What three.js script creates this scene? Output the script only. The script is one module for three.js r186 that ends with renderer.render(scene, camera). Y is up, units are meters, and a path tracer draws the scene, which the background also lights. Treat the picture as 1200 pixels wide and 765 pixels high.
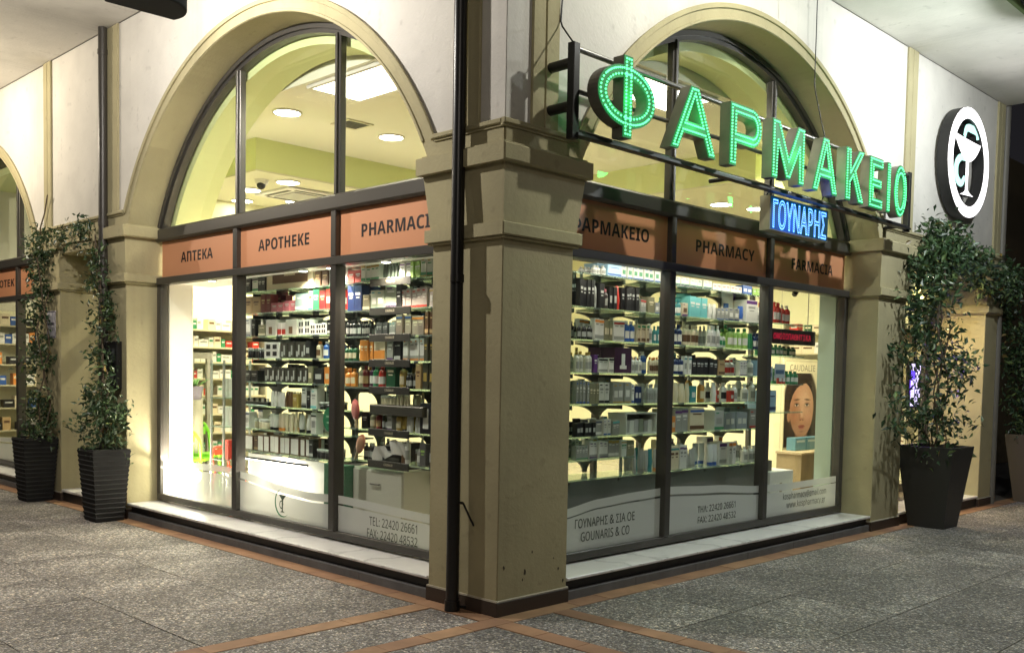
import * as THREE from 'three';
import { mergeGeometries } from 'three/addons/utils/BufferGeometryUtils.js';
import { RectAreaLightUniformsLib } from 'three/addons/lights/RectAreaLightUniformsLib.js';
RectAreaLightUniformsLib.init();

// ------------------------------------------------------------------ camera, sky, exposure, lamps
// The corner pillar's foot is the origin. The right facade runs along +x (plane z = 0), the left one along -z (plane x = 0).
const scene = new THREE.Scene();
const D2R = Math.PI / 180;
const camera = new THREE.PerspectiveCamera(2 * Math.atan(497.2 / 1145.8) / D2R, 1200 / 994.4, 0.1, 400);
camera.position.set(-4.4726, 1.6, 4.5018);
camera.rotation.order = 'YXZ';
camera.rotation.set(-2.945 * D2R, -45.318 * D2R, 1.050 * D2R);
camera.setViewOffset(1200, 994.4, 4.16, 0, 1200, 765);
scene.add(camera);

const renderer = new THREE.WebGLRenderer({ antialias: true });
renderer.setSize(1024, 652);
renderer.toneMapping = THREE.LinearToneMapping;
renderer.toneMappingExposure = 1.55;
renderer.shadowMap.enabled = true;

{ // a clear night sky over a small town: nearly black, a little lighter near the horizon
  const w = 64, h = 32, px = new Float32Array(w * h * 4);
  for (let j = 0; j < h; j++) for (let i = 0; i < w; i++) {
    const el = Math.max(0, ((j + 0.5) / h - 0.5) * 2), k = 0.35 + 0.65 * Math.exp(-el * 4), o = (j * w + i) * 4;
    px[o] = 0.011 * k; px[o + 1] = 0.0105 * k; px[o + 2] = 0.012 * k; px[o + 3] = 1;
  }
  const t = new THREE.DataTexture(px, w, h, THREE.RGBAFormat, THREE.FloatType);
  t.mapping = THREE.EquirectangularReflectionMapping; t.magFilter = THREE.LinearFilter; t.needsUpdate = true;
  scene.background = t; scene.environment = t; scene.environmentIntensity = 1;
}
// unseen lamps outside the view, placed to light the walls: [x, y, z, aim x, y, z, candela, colour]
const UNSEEN_EAVE_LAMPS = [
  [-1.75, 4.62, -2.75, 0, 0, 0, 21, 0xfff8ee, 'left eave beside the building corner'],
  [-1.75, 4.62, -8.6, 0, 0, 0, 14, 0xfff0d6, 'left eave before the far arch'],
  [1.98, 5.06, 1.62, 0, 0, 0, 11, 0xf8f6ea, 'right eave above the green sign'],
  [5.6, 4.62, 1.75, 0, 0, 0, 14, 0xf0f6f6, 'right eave before the round emblem'],
];

// ------------------------------------------------------------------ helpers
let seed = 20240611;
const rnd = () => { seed = (seed + 0x6D2B79F5) | 0; let t = Math.imul(seed ^ (seed >>> 15), 1 | seed); t = (t + Math.imul(t ^ (t >>> 7), 61 | t)) ^ t; return ((t ^ (t >>> 14)) >>> 0) / 4294967296; };
const rr = (a, b) => a + (b - a) * rnd();
const V = (x, y, z) => new THREE.Vector3(x, y, z);
const used = {};
const numbered = (n) => { const k = used[n] = (used[n] ?? -1) + 1; return k ? n + '_' + String(k).padStart(3, '0') : n; };
function tag(o, label, category, group) { Object.assign(o.userData, { label, category }); if (group) o.userData.group = group; return o; }
function thing(name, label, category, pos = [0, 0, 0], turn = 0, group) {
  const o = new THREE.Group(); o.name = numbered(name); o.position.set(...pos); o.rotation.y = turn; scene.add(o);
  return tag(o, label, category, group);
}
function part(name, geo, mat, parent, label) {
  const m = new THREE.Mesh(Array.isArray(geo) ? merge(geo) : geo, mat); m.name = name; m.castShadow = m.receiveShadow = true;
  if (label) m.userData.label = label;
  (parent || scene).add(m); return m;
}
function single(name, geo, mat, label, category, group) { const m = part(name, geo, mat, scene); m.name = numbered(name); return tag(m, label, category, group); }
function struct(name, geo, mat) { const m = part(name, geo, mat, scene); m.name = numbered(name); m.userData.kind = 'structure'; return m; }
function clean(g) { g = g.index ? g.toNonIndexed() : g; for (const k of Object.keys(g.attributes)) if (!['position', 'normal', 'uv'].includes(k)) g.deleteAttribute(k); if (!g.attributes.uv) g.setAttribute('uv', new THREE.BufferAttribute(new Float32Array(g.attributes.position.count * 2), 2)); return g; }
const merge = (list) => list.length === 1 ? list[0] : mergeGeometries(list.map(clean));
// uv in metres, by the axis each face looks along
function metres(g, k = 1) {
  g = clean(g); const p = g.attributes.position, n = g.attributes.normal, uv = g.attributes.uv;
  for (let i = 0; i < p.count; i++) {
    const ax = Math.abs(n.getX(i)), ay = Math.abs(n.getY(i)), az = Math.abs(n.getZ(i));
    if (ay > ax && ay > az) uv.setXY(i, p.getX(i) * k, p.getZ(i) * k);
    else if (ax > az) uv.setXY(i, p.getZ(i) * k, p.getY(i) * k);
    else uv.setXY(i, p.getX(i) * k, p.getY(i) * k);
  }
  return g;
}
// a box by its two corners, optionally with chamfered edges
function B(x0, x1, y0, y1, z0, z1, c = 0) {
  if (x0 > x1) [x0, x1] = [x1, x0]; if (z0 > z1) [z0, z1] = [z1, z0];
  let g;
  if (c > 0) {
    const w = x1 - x0, h = y1 - y0, s = new THREE.Shape();
    s.moveTo(x0 + c, y0 + c); s.lineTo(x1 - c, y0 + c); s.lineTo(x1 - c, y1 - c); s.lineTo(x0 + c, y1 - c); s.closePath();
    g = new THREE.ExtrudeGeometry(s, { depth: z1 - z0 - 2 * c, bevelEnabled: true, bevelThickness: c, bevelSize: c, bevelSegments: 1, steps: 1 });
    g.translate(0, 0, z0 + c);
  } else { g = new THREE.BoxGeometry(x1 - x0, y1 - y0, z1 - z0); g.translate((x0 + x1) / 2, (y0 + y1) / 2, (z0 + z1) / 2); }
  return metres(g);
}
// facade coordinates (s along the wall from the corner, y up, d outwards) into the world; the left side mirrors the right
const ML = new THREE.Matrix4().set(0, 0, -1, 0, 0, 1, 0, 0, -1, 0, 0, 0, 0, 0, 0, 1);
function on(side, g) {
  if (side === 'R') return g;
  g = clean(g).clone(); g.applyMatrix4(ML);
  for (const k of ['position', 'normal', 'uv']) { const a = g.attributes[k], n = a.itemSize, t = a.array; for (let i = 0; i < a.count; i += 3) for (let c = 0; c < n; c++) { const q = t[(i + 1) * n + c]; t[(i + 1) * n + c] = t[(i + 2) * n + c]; t[(i + 2) * n + c] = q; } }
  return g;
}
const at = (side, s, y, d) => side === 'R' ? [s, y, d] : [-d, y, -s];
const face = (side) => side === 'R' ? 0 : -Math.PI / 2;
const F = (side, s0, s1, y0, y1, d0, d1, c) => on(side, B(s0, s1, y0, y1, d0, d1, c));
function tube(pts, r, seg = 8, n = 24) { return new THREE.TubeGeometry(new THREE.CatmullRomCurve3(pts.map((p) => V(...p)), false, 'catmullrom', 0.1), n, r, seg, false); }
function rod(a, b, r, seg = 10) { const A = V(...a), Bv = V(...b), g = new THREE.CylinderGeometry(r, r, A.distanceTo(Bv), seg); g.applyQuaternion(new THREE.Quaternion().setFromUnitVectors(V(0, 1, 0), Bv.clone().sub(A).normalize())); const m = A.add(Bv).multiplyScalar(0.5); g.translate(m.x, m.y, m.z); return g; }
function plate(shape, depth, z0, seg = 40, bevel = 0) { const g = new THREE.ExtrudeGeometry(shape, { depth: depth - 2 * bevel, bevelEnabled: bevel > 0, bevelThickness: bevel, bevelSize: bevel, bevelOffset: -bevel, bevelSegments: 1, curveSegments: seg }); g.translate(0, 0, z0 + bevel); return g; }
function poly(pts) { const s = new THREE.Shape(); pts.forEach(([x, y], i) => i ? s.lineTo(x, y) : s.moveTo(x, y)); s.closePath(); return s; }

// ------------------------------------------------------------------ textures
function noiseTex(size, f) { const px = new Uint8Array(size * size * 4); for (let j = 0; j < size; j++) for (let i = 0; i < size; i++) { const c = f(i / size, j / size), o = (j * size + i) * 4; px[o] = 255 * c[0]; px[o + 1] = 255 * c[1]; px[o + 2] = 255 * c[2]; px[o + 3] = 255; } const t = new THREE.DataTexture(px, size, size); t.wrapS = t.wrapT = THREE.RepeatWrapping; t.magFilter = THREE.LinearFilter; t.minFilter = THREE.LinearMipmapLinearFilter; t.generateMipmaps = true; t.needsUpdate = true; return t; }
const hash = (x, y, k) => { let h = Math.imul(x, 374761393) ^ Math.imul(y, 668265263) ^ Math.imul(k, 1274126177); h = Math.imul(h ^ (h >>> 13), 1274126177); return ((h ^ (h >>> 16)) >>> 0) / 4294967296; };
function vnoise(u, v, n, k) { const x = u * n, y = v * n, i = Math.floor(x), j = Math.floor(y), fx = x - i, fy = y - j, sx = fx * fx * (3 - 2 * fx), sy = fy * fy * (3 - 2 * fy), H = (a, b) => hash(((a % n) + n) % n, ((b % n) + n) % n, k); return (H(i, j) * (1 - sx) + H(i + 1, j) * sx) * (1 - sy) + (H(i, j + 1) * (1 - sx) + H(i + 1, j + 1) * sx) * sy; }
const fbm = (u, v, n, k, o = 4) => { let s = 0, a = 0.5, t = 0; for (let q = 0; q < o; q++) { s += a * vnoise(u, v, n << q, k + q); t += a; a *= 0.55; } return s / t; };
const srgb = (t) => { t.colorSpace = THREE.SRGBColorSpace; return t; };
const rep = (t, k) => { const c = t.clone(); c.repeat.set(k, k); c.needsUpdate = true; return c; };
const plasterMap = srgb(noiseTex(512, (u, v) => { const x = u * 48, i = Math.floor(x), f = x - i, st = hash(i % 48, 3, 77) * (1 - f) + hash((i + 1) % 48, 3, 77) * f, dr = Math.max(0, st - 0.62) * fbm(u, v, 3, 91, 3); const a = 0.80 + 0.20 * fbm(u, v, 3, 1, 6) - 0.09 * dr, s = fbm(u, v, 24, 9, 3); const g = a - (s > 0.74 ? 0.10 * (s - 0.74) / 0.26 : 0); return [g, g * 0.995, g * 0.98]; }));
const plasterBump = noiseTex(512, (u, v) => { const g = 0.6 * fbm(u, v, 6, 31, 3) + 0.4 * fbm(u, v, 64, 37, 3); return [g, g, g]; });
const marbleMap = srgb(noiseTex(512, (u, v) => { const w = fbm(u, v, 4, 55, 5), q = Math.abs(Math.sin((u * 2 + w * 2.2) * Math.PI)); const g = 0.86 + 0.12 * w - 0.16 * Math.pow(1 - q, 5); return [g, g * 0.995, g * 0.985]; }));
const grimeMap = srgb(noiseTex(512, (u, v) => { const g = 0.72 + 0.28 * fbm(u, v, 5, 71, 6); return [g, g * 0.99, g * 0.97]; }));
// washed pebbles set in cement, 1.5 m a side
const PEB = 92, pebH = new Float32Array(1024 * 1024);
const pebbleMap = srgb(noiseTex(1024, (u, v) => {
  const x = u * PEB, y = v * PEB, i = Math.floor(x), j = Math.floor(y); let d1 = 9, d2 = 9, id = 0;
  for (let b = -1; b < 2; b++) for (let a = -1; a < 2; a++) { const ci = (i + a + PEB) % PEB, cj = (j + b + PEB) % PEB, dx = i + a + 0.15 + 0.7 * hash(ci, cj, 3) - x, dy = j + b + 0.15 + 0.7 * hash(ci, cj, 4) - y, d = Math.hypot(dx, dy * (0.8 + 0.5 * hash(ci, cj, 5))); if (d < d1) { d2 = d1; d1 = d; id = ci * 977 + cj; } else if (d < d2) d2 = d; }
  const edge = Math.min(1, (d2 - d1) * 3.2), t = hash(id, 7, 11), w = hash(id, 8, 12), big = fbm(u, v, 3, 81, 3);
  pebH[Math.min(1023, Math.round(v * 1024)) * 1024 + Math.min(1023, Math.round(u * 1024))] = edge * (0.6 + 0.4 * w);
  let g = t < 0.10 ? 0.72 + 0.2 * w : t < 0.64 ? 0.50 + 0.2 * w : 0.30 + 0.2 * w; g *= 0.72 + 0.52 * big;
  const wr = hash(id, 9, 13), c = [g * (1 + 0.06 * wr), g, g * (0.97 - 0.1 * wr)], m = 0.26 + 0.10 * big;
  return c.map((q) => Math.min(1, m * (1 - edge) + q * edge));
}));
const pebbleBump = noiseTex(1024, (u, v) => { const g = pebH[Math.round(v * 1024) * 1024 + Math.round(u * 1024)]; return [g, g, g]; });

// ------------------------------------------------------------------ materials
const lin = (r, g, b) => new THREE.Color().setRGB(r, g, b);
const M = (r, g, b, rough = 0.7, more = {}) => new THREE.MeshStandardMaterial({ color: lin(r, g, b), roughness: rough, ...more });
const plaster = (r, g, b) => M(r, g, b, 0.9, { map: rep(plasterMap, 0.5), bumpMap: rep(plasterBump, 0.8), bumpScale: 0.004 });
const mat = {
  white: plaster(0.80, 0.78, 0.74), ochre: plaster(0.50, 0.452, 0.275), ceil: plaster(0.74, 0.72, 0.68),
  frame: M(0.075, 0.070, 0.062, 0.38, { metalness: 0.35 }), black: M(0.012, 0.012, 0.012, 0.45), steel: M(0.24, 0.235, 0.22, 0.35, { metalness: 0.8 }),
  pipe: M(0.045, 0.040, 0.034, 0.42), corner: M(0.016, 0.015, 0.014, 0.35, { metalness: 0.2 }),
  skirt: M(0.048, 0.032, 0.023, 0.55), pale: M(0.5, 0.46, 0.36, 0.8),
  marble: new THREE.MeshStandardMaterial({ color: lin(0.98, 0.98, 0.97), roughness: 0.35, map: rep(marbleMap, 0.8) }),
  granite: M(0.02, 0.02, 0.021, 0.45, { map: rep(grimeMap, 1.5) }), kerb: M(0.2, 0.205, 0.215, 0.75, { map: rep(grimeMap, 1.2) }),
  terra: [M(0.50, 0.29, 0.17, 0.7, { map: rep(grimeMap, 1.1) }), M(0.45, 0.255, 0.155, 0.7, { map: rep(grimeMap, 0.9) }), M(0.55, 0.33, 0.19, 0.7, { map: rep(grimeMap, 1.3) })],
  slab: [0.98, 1.04, 1.1].map((k) => M(k * 0.99, k * 0.965, k * 1.04, 0.62, { map: rep(pebbleMap, 1 / 1.5), bumpMap: rep(pebbleBump, 1 / 1.5), bumpScale: 0.004 })),
  cement: M(0.16, 0.15, 0.14, 0.9, { map: rep(grimeMap, 0.7) }),
  orange: M(0.64, 0.29, 0.15, 0.45), ink: M(0.02, 0.015, 0.02, 0.6),
  glass: new THREE.MeshPhysicalMaterial({ color: lin(0.98, 1, 0.985), roughness: 0.0, transmission: 1, thickness: 0, ior: 1.45 }),
  shelfGlass: new THREE.MeshPhysicalMaterial({ color: lin(0.72, 0.84, 0.78), roughness: 0.05, transmission: 0.85, thickness: 0, ior: 1.45 }),
  film: new THREE.MeshPhysicalMaterial({ color: lin(0.72, 0.74, 0.70), roughness: 0.75, transmission: 0.42, thickness: 0 }),
  lime: M(0.62, 0.67, 0.34, 0.85), cream: M(0.72, 0.71, 0.60, 0.85), wallYellow: M(0.87, 0.85, 0.60, 0.85), soffit: M(0.62, 0.60, 0.46, 0.85),
  shopFloor: M(0.42, 0.38, 0.30, 0.25, { map: rep(grimeMap, 0.8) }), jamb: M(0.80, 0.75, 0.68, 0.8), dim: M(0.05, 0.05, 0.045, 0.6), olive: M(0.10, 0.098, 0.078, 0.5),
  lampWarm: M(0.9, 0.9, 0.8, 0.5, { emissive: lin(1, 0.96, 0.8), emissiveIntensity: 14 }), panelGlow: M(0.9, 0.9, 0.8, 0.5, { emissive: lin(1, 0.96, 0.80), emissiveIntensity: 5 }),
  soil: M(0.03, 0.022, 0.015, 1), bark: M(0.10, 0.075, 0.05, 0.9),
};
const texPlane = (w, h, t, more = {}) => [new THREE.PlaneGeometry(w, h), new THREE.MeshStandardMaterial({ map: t, roughness: 0.6, ...more })];
function canvas(w, h, draw) { const c = document.createElement('canvas'); c.width = w; c.height = h; draw(c.getContext('2d'), w, h); const t = new THREE.CanvasTexture(c); t.colorSpace = THREE.SRGBColorSpace; t.anisotropy = 8; return t; }
// printed words as letters on a clear ground, fitted to a box of w x h metres
function words(text, w, h, color, side, s, y, d, parent, name = 'lettering', font = 'sans-serif', weight = 'bold') {
  const H = 128, W = Math.max(64, Math.round(H * w / h));
  const draw = (fg) => (g) => { if (fg === '#fff') { g.fillStyle = '#000'; g.fillRect(0, 0, W, H); } else { g.fillStyle = fg; g.fillRect(0, 0, W, H); return; } g.fillStyle = fg; g.font = `${weight} 120px ${font}`; g.textBaseline = 'alphabetic'; const tw = g.measureText(text).width; g.save(); g.translate(0, H * 0.86); g.scale(W / tw, H * 0.98 / 120 * 1.18); g.fillText(text, 0, 0); g.restore(); };
  const a = canvas(W, H, draw('#fff')); a.colorSpace = THREE.NoColorSpace;
  const m = new THREE.MeshStandardMaterial({ color: color, roughness: 0.6, alphaMap: a, transparent: true });
  const o = part(name, new THREE.PlaneGeometry(w, h), m, parent); o.position.set(...at(side, s, y, d)); o.rotation.y = face(side); return o;
}

// ------------------------------------------------------------------ the ground
const ground = struct('ground', B(-60, 60, -0.3, -0.012, -60, 60), mat.cement);
{
  const paving = new THREE.Group(); paving.name = 'pavement'; paving.userData.kind = 'structure'; scene.add(paving);
  // terracotta strips: along both walls and across the walkway from the corner
  const T = 0.004, strip = (x0, x1, z0, z1, step) => {
    const along = Math.abs(x1 - x0) > Math.abs(z1 - z0), a0 = along ? x0 : z0, a1 = along ? x1 : z1, n = Math.max(1, Math.round((a1 - a0) / step));
    for (let i = 0; i < n; i++) {
      const p = a0 + (a1 - a0) * i / n + T / 2, q = a0 + (a1 - a0) * (i + 1) / n - T / 2, h = 0.003 + rr(-0.0012, 0.0012);
      part('tile', along ? B(p, q, -0.03, h, z0, z1, 0.002) : B(x0, x1, -0.03, h, p, q, 0.002), mat.terra[Math.floor(rnd() * 3)], paving);
    }
  };
  strip(-0.145, 0.05, -14, -0.005, 0.33); strip(0.0, 13, -0.045, 0.15, 0.33);
  strip(-8, -0.149, -0.635, -0.485, 0.33); strip(-8, -0.004, 0.0, 0.15, 0.33);
  strip(-0.165, -0.01, 0.154, 8, 0.33); strip(0.385, 0.535, 0.154, 8, 0.33);
  // washed-pebble slabs between them
  const slabs = (x0, x1, z0, z1, w) => {
    const nx = Math.max(1, Math.round((x1 - x0) / w)), nz = Math.max(1, Math.round((z1 - z0) / w)), g = 0.003;
    for (let i = 0; i < nx; i++) for (let j = 0; j < nz; j++) {
      const a = x0 + (x1 - x0) * i / nx, b = x0 + (x1 - x0) * (i + 1) / nx, c = z0 + (z1 - z0) * j / nz, d = z0 + (z1 - z0) * (j + 1) / nz;
      const geo = B(a + g, b - g, -0.03, rr(-0.0012, 0.0012), c + g, d - g, 0), uv = geo.attributes.uv, ou = rnd() * 3, ov = rnd() * 3;
      for (let k = 0; k < uv.count; k++) uv.setXY(k, uv.getX(k) + ou, uv.getY(k) + ov);
      part('paving_slab', geo, mat.slab[Math.floor(rnd() * 3)], paving);
    }
  };
  slabs(-4.145, -0.149, -10.985, -0.639, 0.8); slabs(-3.149, -0.149, -0.481, -0.004, 0.6);
  slabs(-3.169, -0.169, 0.154, 3.354, 0.8); slabs(-0.006, 0.381, 0.154, 3.354, 0.64); slabs(0.539, 10.139, 0.154, 4.154, 0.8);
  const far = []; for (const [x0, x1, z0, z1] of [[-8, -4.149, -14, -0.639], [-4.145, -0.149, -14, -10.989], [-8, -3.153, -0.481, -0.004], [-8, -3.173, 0.154, 8], [-3.169, -0.169, 3.358, 8], [-0.006, 0.381, 3.358, 8], [0.539, 16, 4.158, 8], [10.143, 16, 0.154, 4.154]]) far.push(B(x0, x1, -0.03, 0, z0, z1));
  part('far_paving', far, mat.slab[1], paving).userData.kind = 'stuff';
}

// ------------------------------------------------------------------ the pharmacy building
const shop = thing('pharmacy_building', 'corner pharmacy with ochre arches, white upper walls and big lit windows', 'building');
const AC = { y: 1.94, ro: 2.77, ri: 2.65 };                           // arch: centre height, outer and inner radius
const chord = (r, y) => Math.sqrt(r * r - (y - AC.y) ** 2);
const arcPts = (c, r, a0, a1, n = 40) => Array.from({ length: n + 1 }, (_, i) => { const a = a0 + (a1 - a0) * i / n; return [c + r * Math.cos(a), AC.y + r * Math.sin(a)]; });
const angAt = (r, y) => Math.asin((y - AC.y) / r);
function wallBand(side, s0, s1, arches, y0, y1, r, d0, d1, m, name) {    // a strip of wall whose lower edge is cut by arches of radius r
  const pts = [[s0, y0]]; const a = angAt(r, y0);
  for (const c of arches) pts.push(...arcPts(c, r, Math.PI - a, a));
  pts.push([s1, y0], [s1, y1], [s0, y1]);
  return part(name, on(side, metres(plate(poly(pts), d1 - d0, d0))), m, shop);
}
const SPEC = {
  R: { end: 9.15, arches: [3.15], strips: [[0.238, 0.354], [0.366, 0.494], [6.08, 6.195], [6.207, 6.33], [8.86, 8.97], [8.982, 9.1]] },
  L: { end: 16, arches: [3.15, 10.55], strips: [[0.238, 0.354], [0.366, 0.494], [5.76, 5.875], [5.887, 6.02], [7.60, 7.70], [7.712, 7.82]] },
};
for (const side of ['R', 'L']) {
  const S = SPEC[side];
  wallBand(side, 0.016, S.end, S.arches, 3.2, 5.18, AC.ro, -0.33, -0.012, mat.white, 'upper_wall');
  for (const c of S.arches) {
    const y0 = 3.0725, y1 = 3.2, ao = angAt(AC.ro, y1), ai = angAt(AC.ri, y0), e0 = c < 5 ? 0.012 : 7.36, e1 = c < 5 ? (side === 'R' ? S.end : 7.36) : 13.7;
    const pts = [[e0, y0], [c - chord(AC.ri, y0), y0], ...arcPts(c, AC.ri, Math.PI - ai, ai, 60), [e1, y0], [e1, y1], [c + chord(AC.ro, y1), y1], ...arcPts(c, AC.ro, ao, Math.PI - ao, 60), [e0, y1]];
    part('arch_surround', on(side, metres(plate(poly(pts), 0.33, -0.33, 4, 0))), mat.ochre, shop);
    const bead = (r0, r1, d) => { const q = angAt(r0, 3.2); return on(side, metres(plate(poly([...arcPts(c, r1, Math.PI - q, q, 60), ...arcPts(c, r0, q, Math.PI - q, 60)]), d, 0, 4, 0.004))); };
    part('arch_bead', [bead(2.745, 2.785, 0.018), bead(AC.ri + 0.002, 2.675, 0.012)], mat.ochre, shop);
    const lip = (a, b) => part('ledge_moulding', [F(side, a, b, 3.203, 3.236, -0.01, 0.03, 0.006), F(side, a, b, 3.188, 3.203, -0.01, 0.012)], mat.ochre, shop);
    lip(c > 5 ? e0 : side === 'R' ? -0.03 : 0.0101, c - chord(AC.ro, 3.2)); lip(c + chord(AC.ro, 3.2), e1);
  }
  for (const [a, b] of S.strips) part('wall_strip', F(side, a, b, 3.236, 5.178, -0.012, 0.012, 0.004), mat.ochre, shop);
  // eave: soffit and fascia
  part('eave_soffit', F(side, side === 'L' ? 0.003 : -1.2, S.end, 5.18, 5.34, side === 'L' ? 0.002 : 0.0, 1.2), mat.ceil, shop);
  part('eave_fascia', F(side, side === 'L' ? -1.22 : -1.2, S.end, 5.16, 5.72, 1.203, 1.26, 0.01), M(0.15, 0.2, 0.08, 0.8), shop);
  part('roof_slab', F(side, 0.1, S.end, 5.35, 5.6, -9.5, -0.331), mat.ceil, shop);
}
// sills: grey kerb, dark riser, marble slab with a nose; cut into lengths
for (const [side, s0, s1] of [['L', 0.705, 5.575], ['R', 0.705, 5.575], ['L', 8.15, 12.9]]) {
  const n = 6; for (let i = 0; i < n; i++) { const a = s0 + (s1 - s0) * i / n + 0.0015, b = s0 + (s1 - s0) * (i + 1) / n - 0.0015; part('kerb_stone', F(side, a, b, -0.02, 0.068 + rr(-0.001, 0.001), -0.33, -0.012, 0.004), mat.kerb, shop); }
  part('sill_riser', F(side, s0, s1, 0.069, 0.141, -0.33, -0.05), mat.granite, shop);
  for (let i = 0; i < 3; i++) { const a = s0 + (s1 - s0) * i / 3 + 0.001, b = s0 + (s1 - s0) * (i + 1) / 3 - 0.001; part('marble_sill', F(side, a, b, 0.142, 0.166, -0.42, -0.002, 0.006), mat.marble, shop); }
}
// ------------------------------------------------------------------ windows
const TEXT = {
  L: [['ΑΠΤΕΚΑ', 4.755, 0.66], ['APOTHEKE', 3.155, 0.84], ['PHARMACIA', 1.52, 0.98]],
  R: [['ΦΑΡΜΑΚΕΙΟ', 1.55, 0.99], ['PHARMACY', 3.185, 0.98], ['FARMACIA', 4.80, 0.88]],
};
const filmTop = { L: [[0.7, 0.515], [1.1, 0.523], [2.24, 0.553], [2.7, 0.535], [3.15, 0.555], [3.82, 0.62], [4.2, 0.65], [4.9, 0.632], [5.5, 0.60]], R: [[0.7, 0.52], [1.09, 0.585], [1.45, 0.632], [1.9, 0.652], [2.4, 0.664], [3.1, 0.63], [3.9, 0.572], [4.4, 0.56], [5.5, 0.57]] };
function curveY(pts, s) { for (let i = 1; i < pts.length; i++) if (s <= pts[i][0]) { const t = Math.max(0, (s - pts[i - 1][0]) / (pts[i][0] - pts[i - 1][0])), q = t * t * (3 - 2 * t) * 0.5 + t * 0.5; return pts[i - 1][1] + (pts[i][1] - pts[i - 1][1]) * q; } return pts[pts.length - 1][1]; }
const WIN = {};
function shopWindow(side, o, texts, film, more = 0) {                              // o: s of the opening's start; the opening is 4.82 m wide in three bays
  const w = new THREE.Group(); w.name = 'shop_window'; shop.add(w);
  const a = o - more, b = o + 4.82, c = o + 2.41, mu = [o + 1.585, o + 3.185], edges = [a + 0.06, ...mu, b - 0.06];
  part('frame', [F(side, a, b, 0.186, 0.25, -0.42, -0.325, 0.005), F(side, a, a + 0.075, 0.25, 2.48, -0.42, -0.325, 0.005), F(side, b - 0.075, b, 0.25, 2.48, -0.42, -0.325, 0.005)], mat.frame, w);
  part('transom', [F(side, a, b, 2.48, 2.55, -0.42, -0.30, 0.006)], mat.frame, w);
  part('transom', [F(side, a - 0.02, b + 0.02, 2.93, 3.066, -0.42, -0.30, 0.02)], mat.frame, w);
  for (const m of mu) {
    part('mullion', F(side, m - 0.04, m + 0.04, 0.25, 2.48, -0.42, -0.31, 0.006), mat.frame, w);
    part('mullion', F(side, m - 0.035, m + 0.035, 2.55, 2.93, -0.42, -0.31, 0.006), mat.frame, w);
    part('mullion', [F(side, m - 0.036, m + 0.036, 3.066, AC.y + Math.sqrt(2.585 ** 2 - (m - c) ** 2), -0.41, -0.345, 0.006), F(side, m - 0.016, m + 0.016, 3.066, AC.y + Math.sqrt(2.58 ** 2 - (m - c) ** 2), -0.344, -0.325, 0.004)], mat.frame, w);
  }
  const q0 = angAt(2.66, 3.066), q1 = angAt(2.57, 3.066);
  part('arch_frame', [on(side, metres(plate(poly([...arcPts(c, 2.648, Math.PI - q0, q0, 50), ...arcPts(c, 2.57, q1, Math.PI - q1, 50)]), 0.08, -0.42))), on(side, metres(plate(poly([...arcPts(c, 2.646, Math.PI - q0, q0, 50), ...arcPts(c, 2.605, q1, Math.PI - q1, 50)]), 0.022, -0.338)))], mat.frame, w);
  for (let i = 0; i < 3; i++) {
    const l = edges[i] + (i ? 0.03 : 0), r = edges[i + 1] - (i < 2 ? 0.03 : 0);
    part('pane', F(side, l, r, 0.24, 2.49, -0.368, -0.362), mat.glass, w);
    part('sign_panel', F(side, l - 0.005, r + 0.005, 2.545, 2.935, -0.40, -0.36), mat.orange, w);
    const ps = [[Math.max(l, c - 2.31), 3.06], [r, 3.06]]; for (let k = 0; k <= 16; k++) { const s = r + (l - r) * k / 16, h = AC.y + Math.sqrt(Math.max(0, 2.58 ** 2 - (s - c) ** 2)); if (h > 3.07) ps.push([s, h]); }
    part('pane', on(side, plate(poly(ps), 0.006, -0.385, 4)), mat.glass, w);
    if (film) {   // frosted film in two strips with a clear line between
      const flat = (p) => { const g = new THREE.ShapeGeometry(poly(p)); g.translate(0, 0, -0.3605); return on(side, g); }, top = (s) => curveY(film, s), N = 20, ss = Array.from({ length: N + 1 }, (_, k) => l + (r - l) * k / N);
      const clear = (s) => 0.020 * (0.35 + 0.65 * Math.min(1, Math.max(0, 1 - Math.abs(s - (o + 2.4)) / 2.6)));
      part('frosted_film', [flat([...ss.map((s) => [s, top(s) - 0.068]), ...ss.slice().reverse().map((s) => [s, top(s)])]), flat([[l, 0.245], [r, 0.245], ...ss.slice().reverse().map((s) => [s, top(s) - 0.068 - clear(s)])])], mat.film, w);
    }
  }
  for (const [t, s, wd] of texts) words(t, wd, 0.125, 0x1c1316, side, s, 2.735, -0.3585, w, 'lettering');
  return w;
}
WIN.R = shopWindow('R', 0.74, TEXT.R, filmTop.R, 0.045); WIN.L = shopWindow('L', 0.74, TEXT.L, filmTop.L, 0.045);
shopWindow('L', 8.14, [['APOTEK', 10.4, 0.92]], [[8, 0.6], [9, 0.62], [11, 0.55], [13, 0.6]]);
const grey = 0x4a5048, thin = (...a) => words(...a, 'lettering', 'sans-serif', 'normal');
thin('TEL: 22420 26661', 0.62, 0.085, grey, 'L', 1.54, 0.385, -0.3585, WIN.L); thin('FAX: 22420 48532', 0.65, 0.085, grey, 'L', 1.56, 0.285, -0.3585, WIN.L);
thin('ΓΟΥΝΑΡΗΣ & ΣΙΑ ΟΕ', 0.76, 0.085, grey, 'R', 1.56, 0.455, -0.3585, WIN.R); thin('GOUNARIS & CO', 0.62, 0.085, grey, 'R', 1.565, 0.348, -0.3585, WIN.R);
thin('ΤΗΛ: 22420 26661', 0.64, 0.07, grey, 'R', 3.17, 0.425, -0.3585, WIN.R); thin('FAX: 22420 48532', 0.64, 0.07, grey, 'R', 3.17, 0.33, -0.3585, WIN.R);
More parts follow.
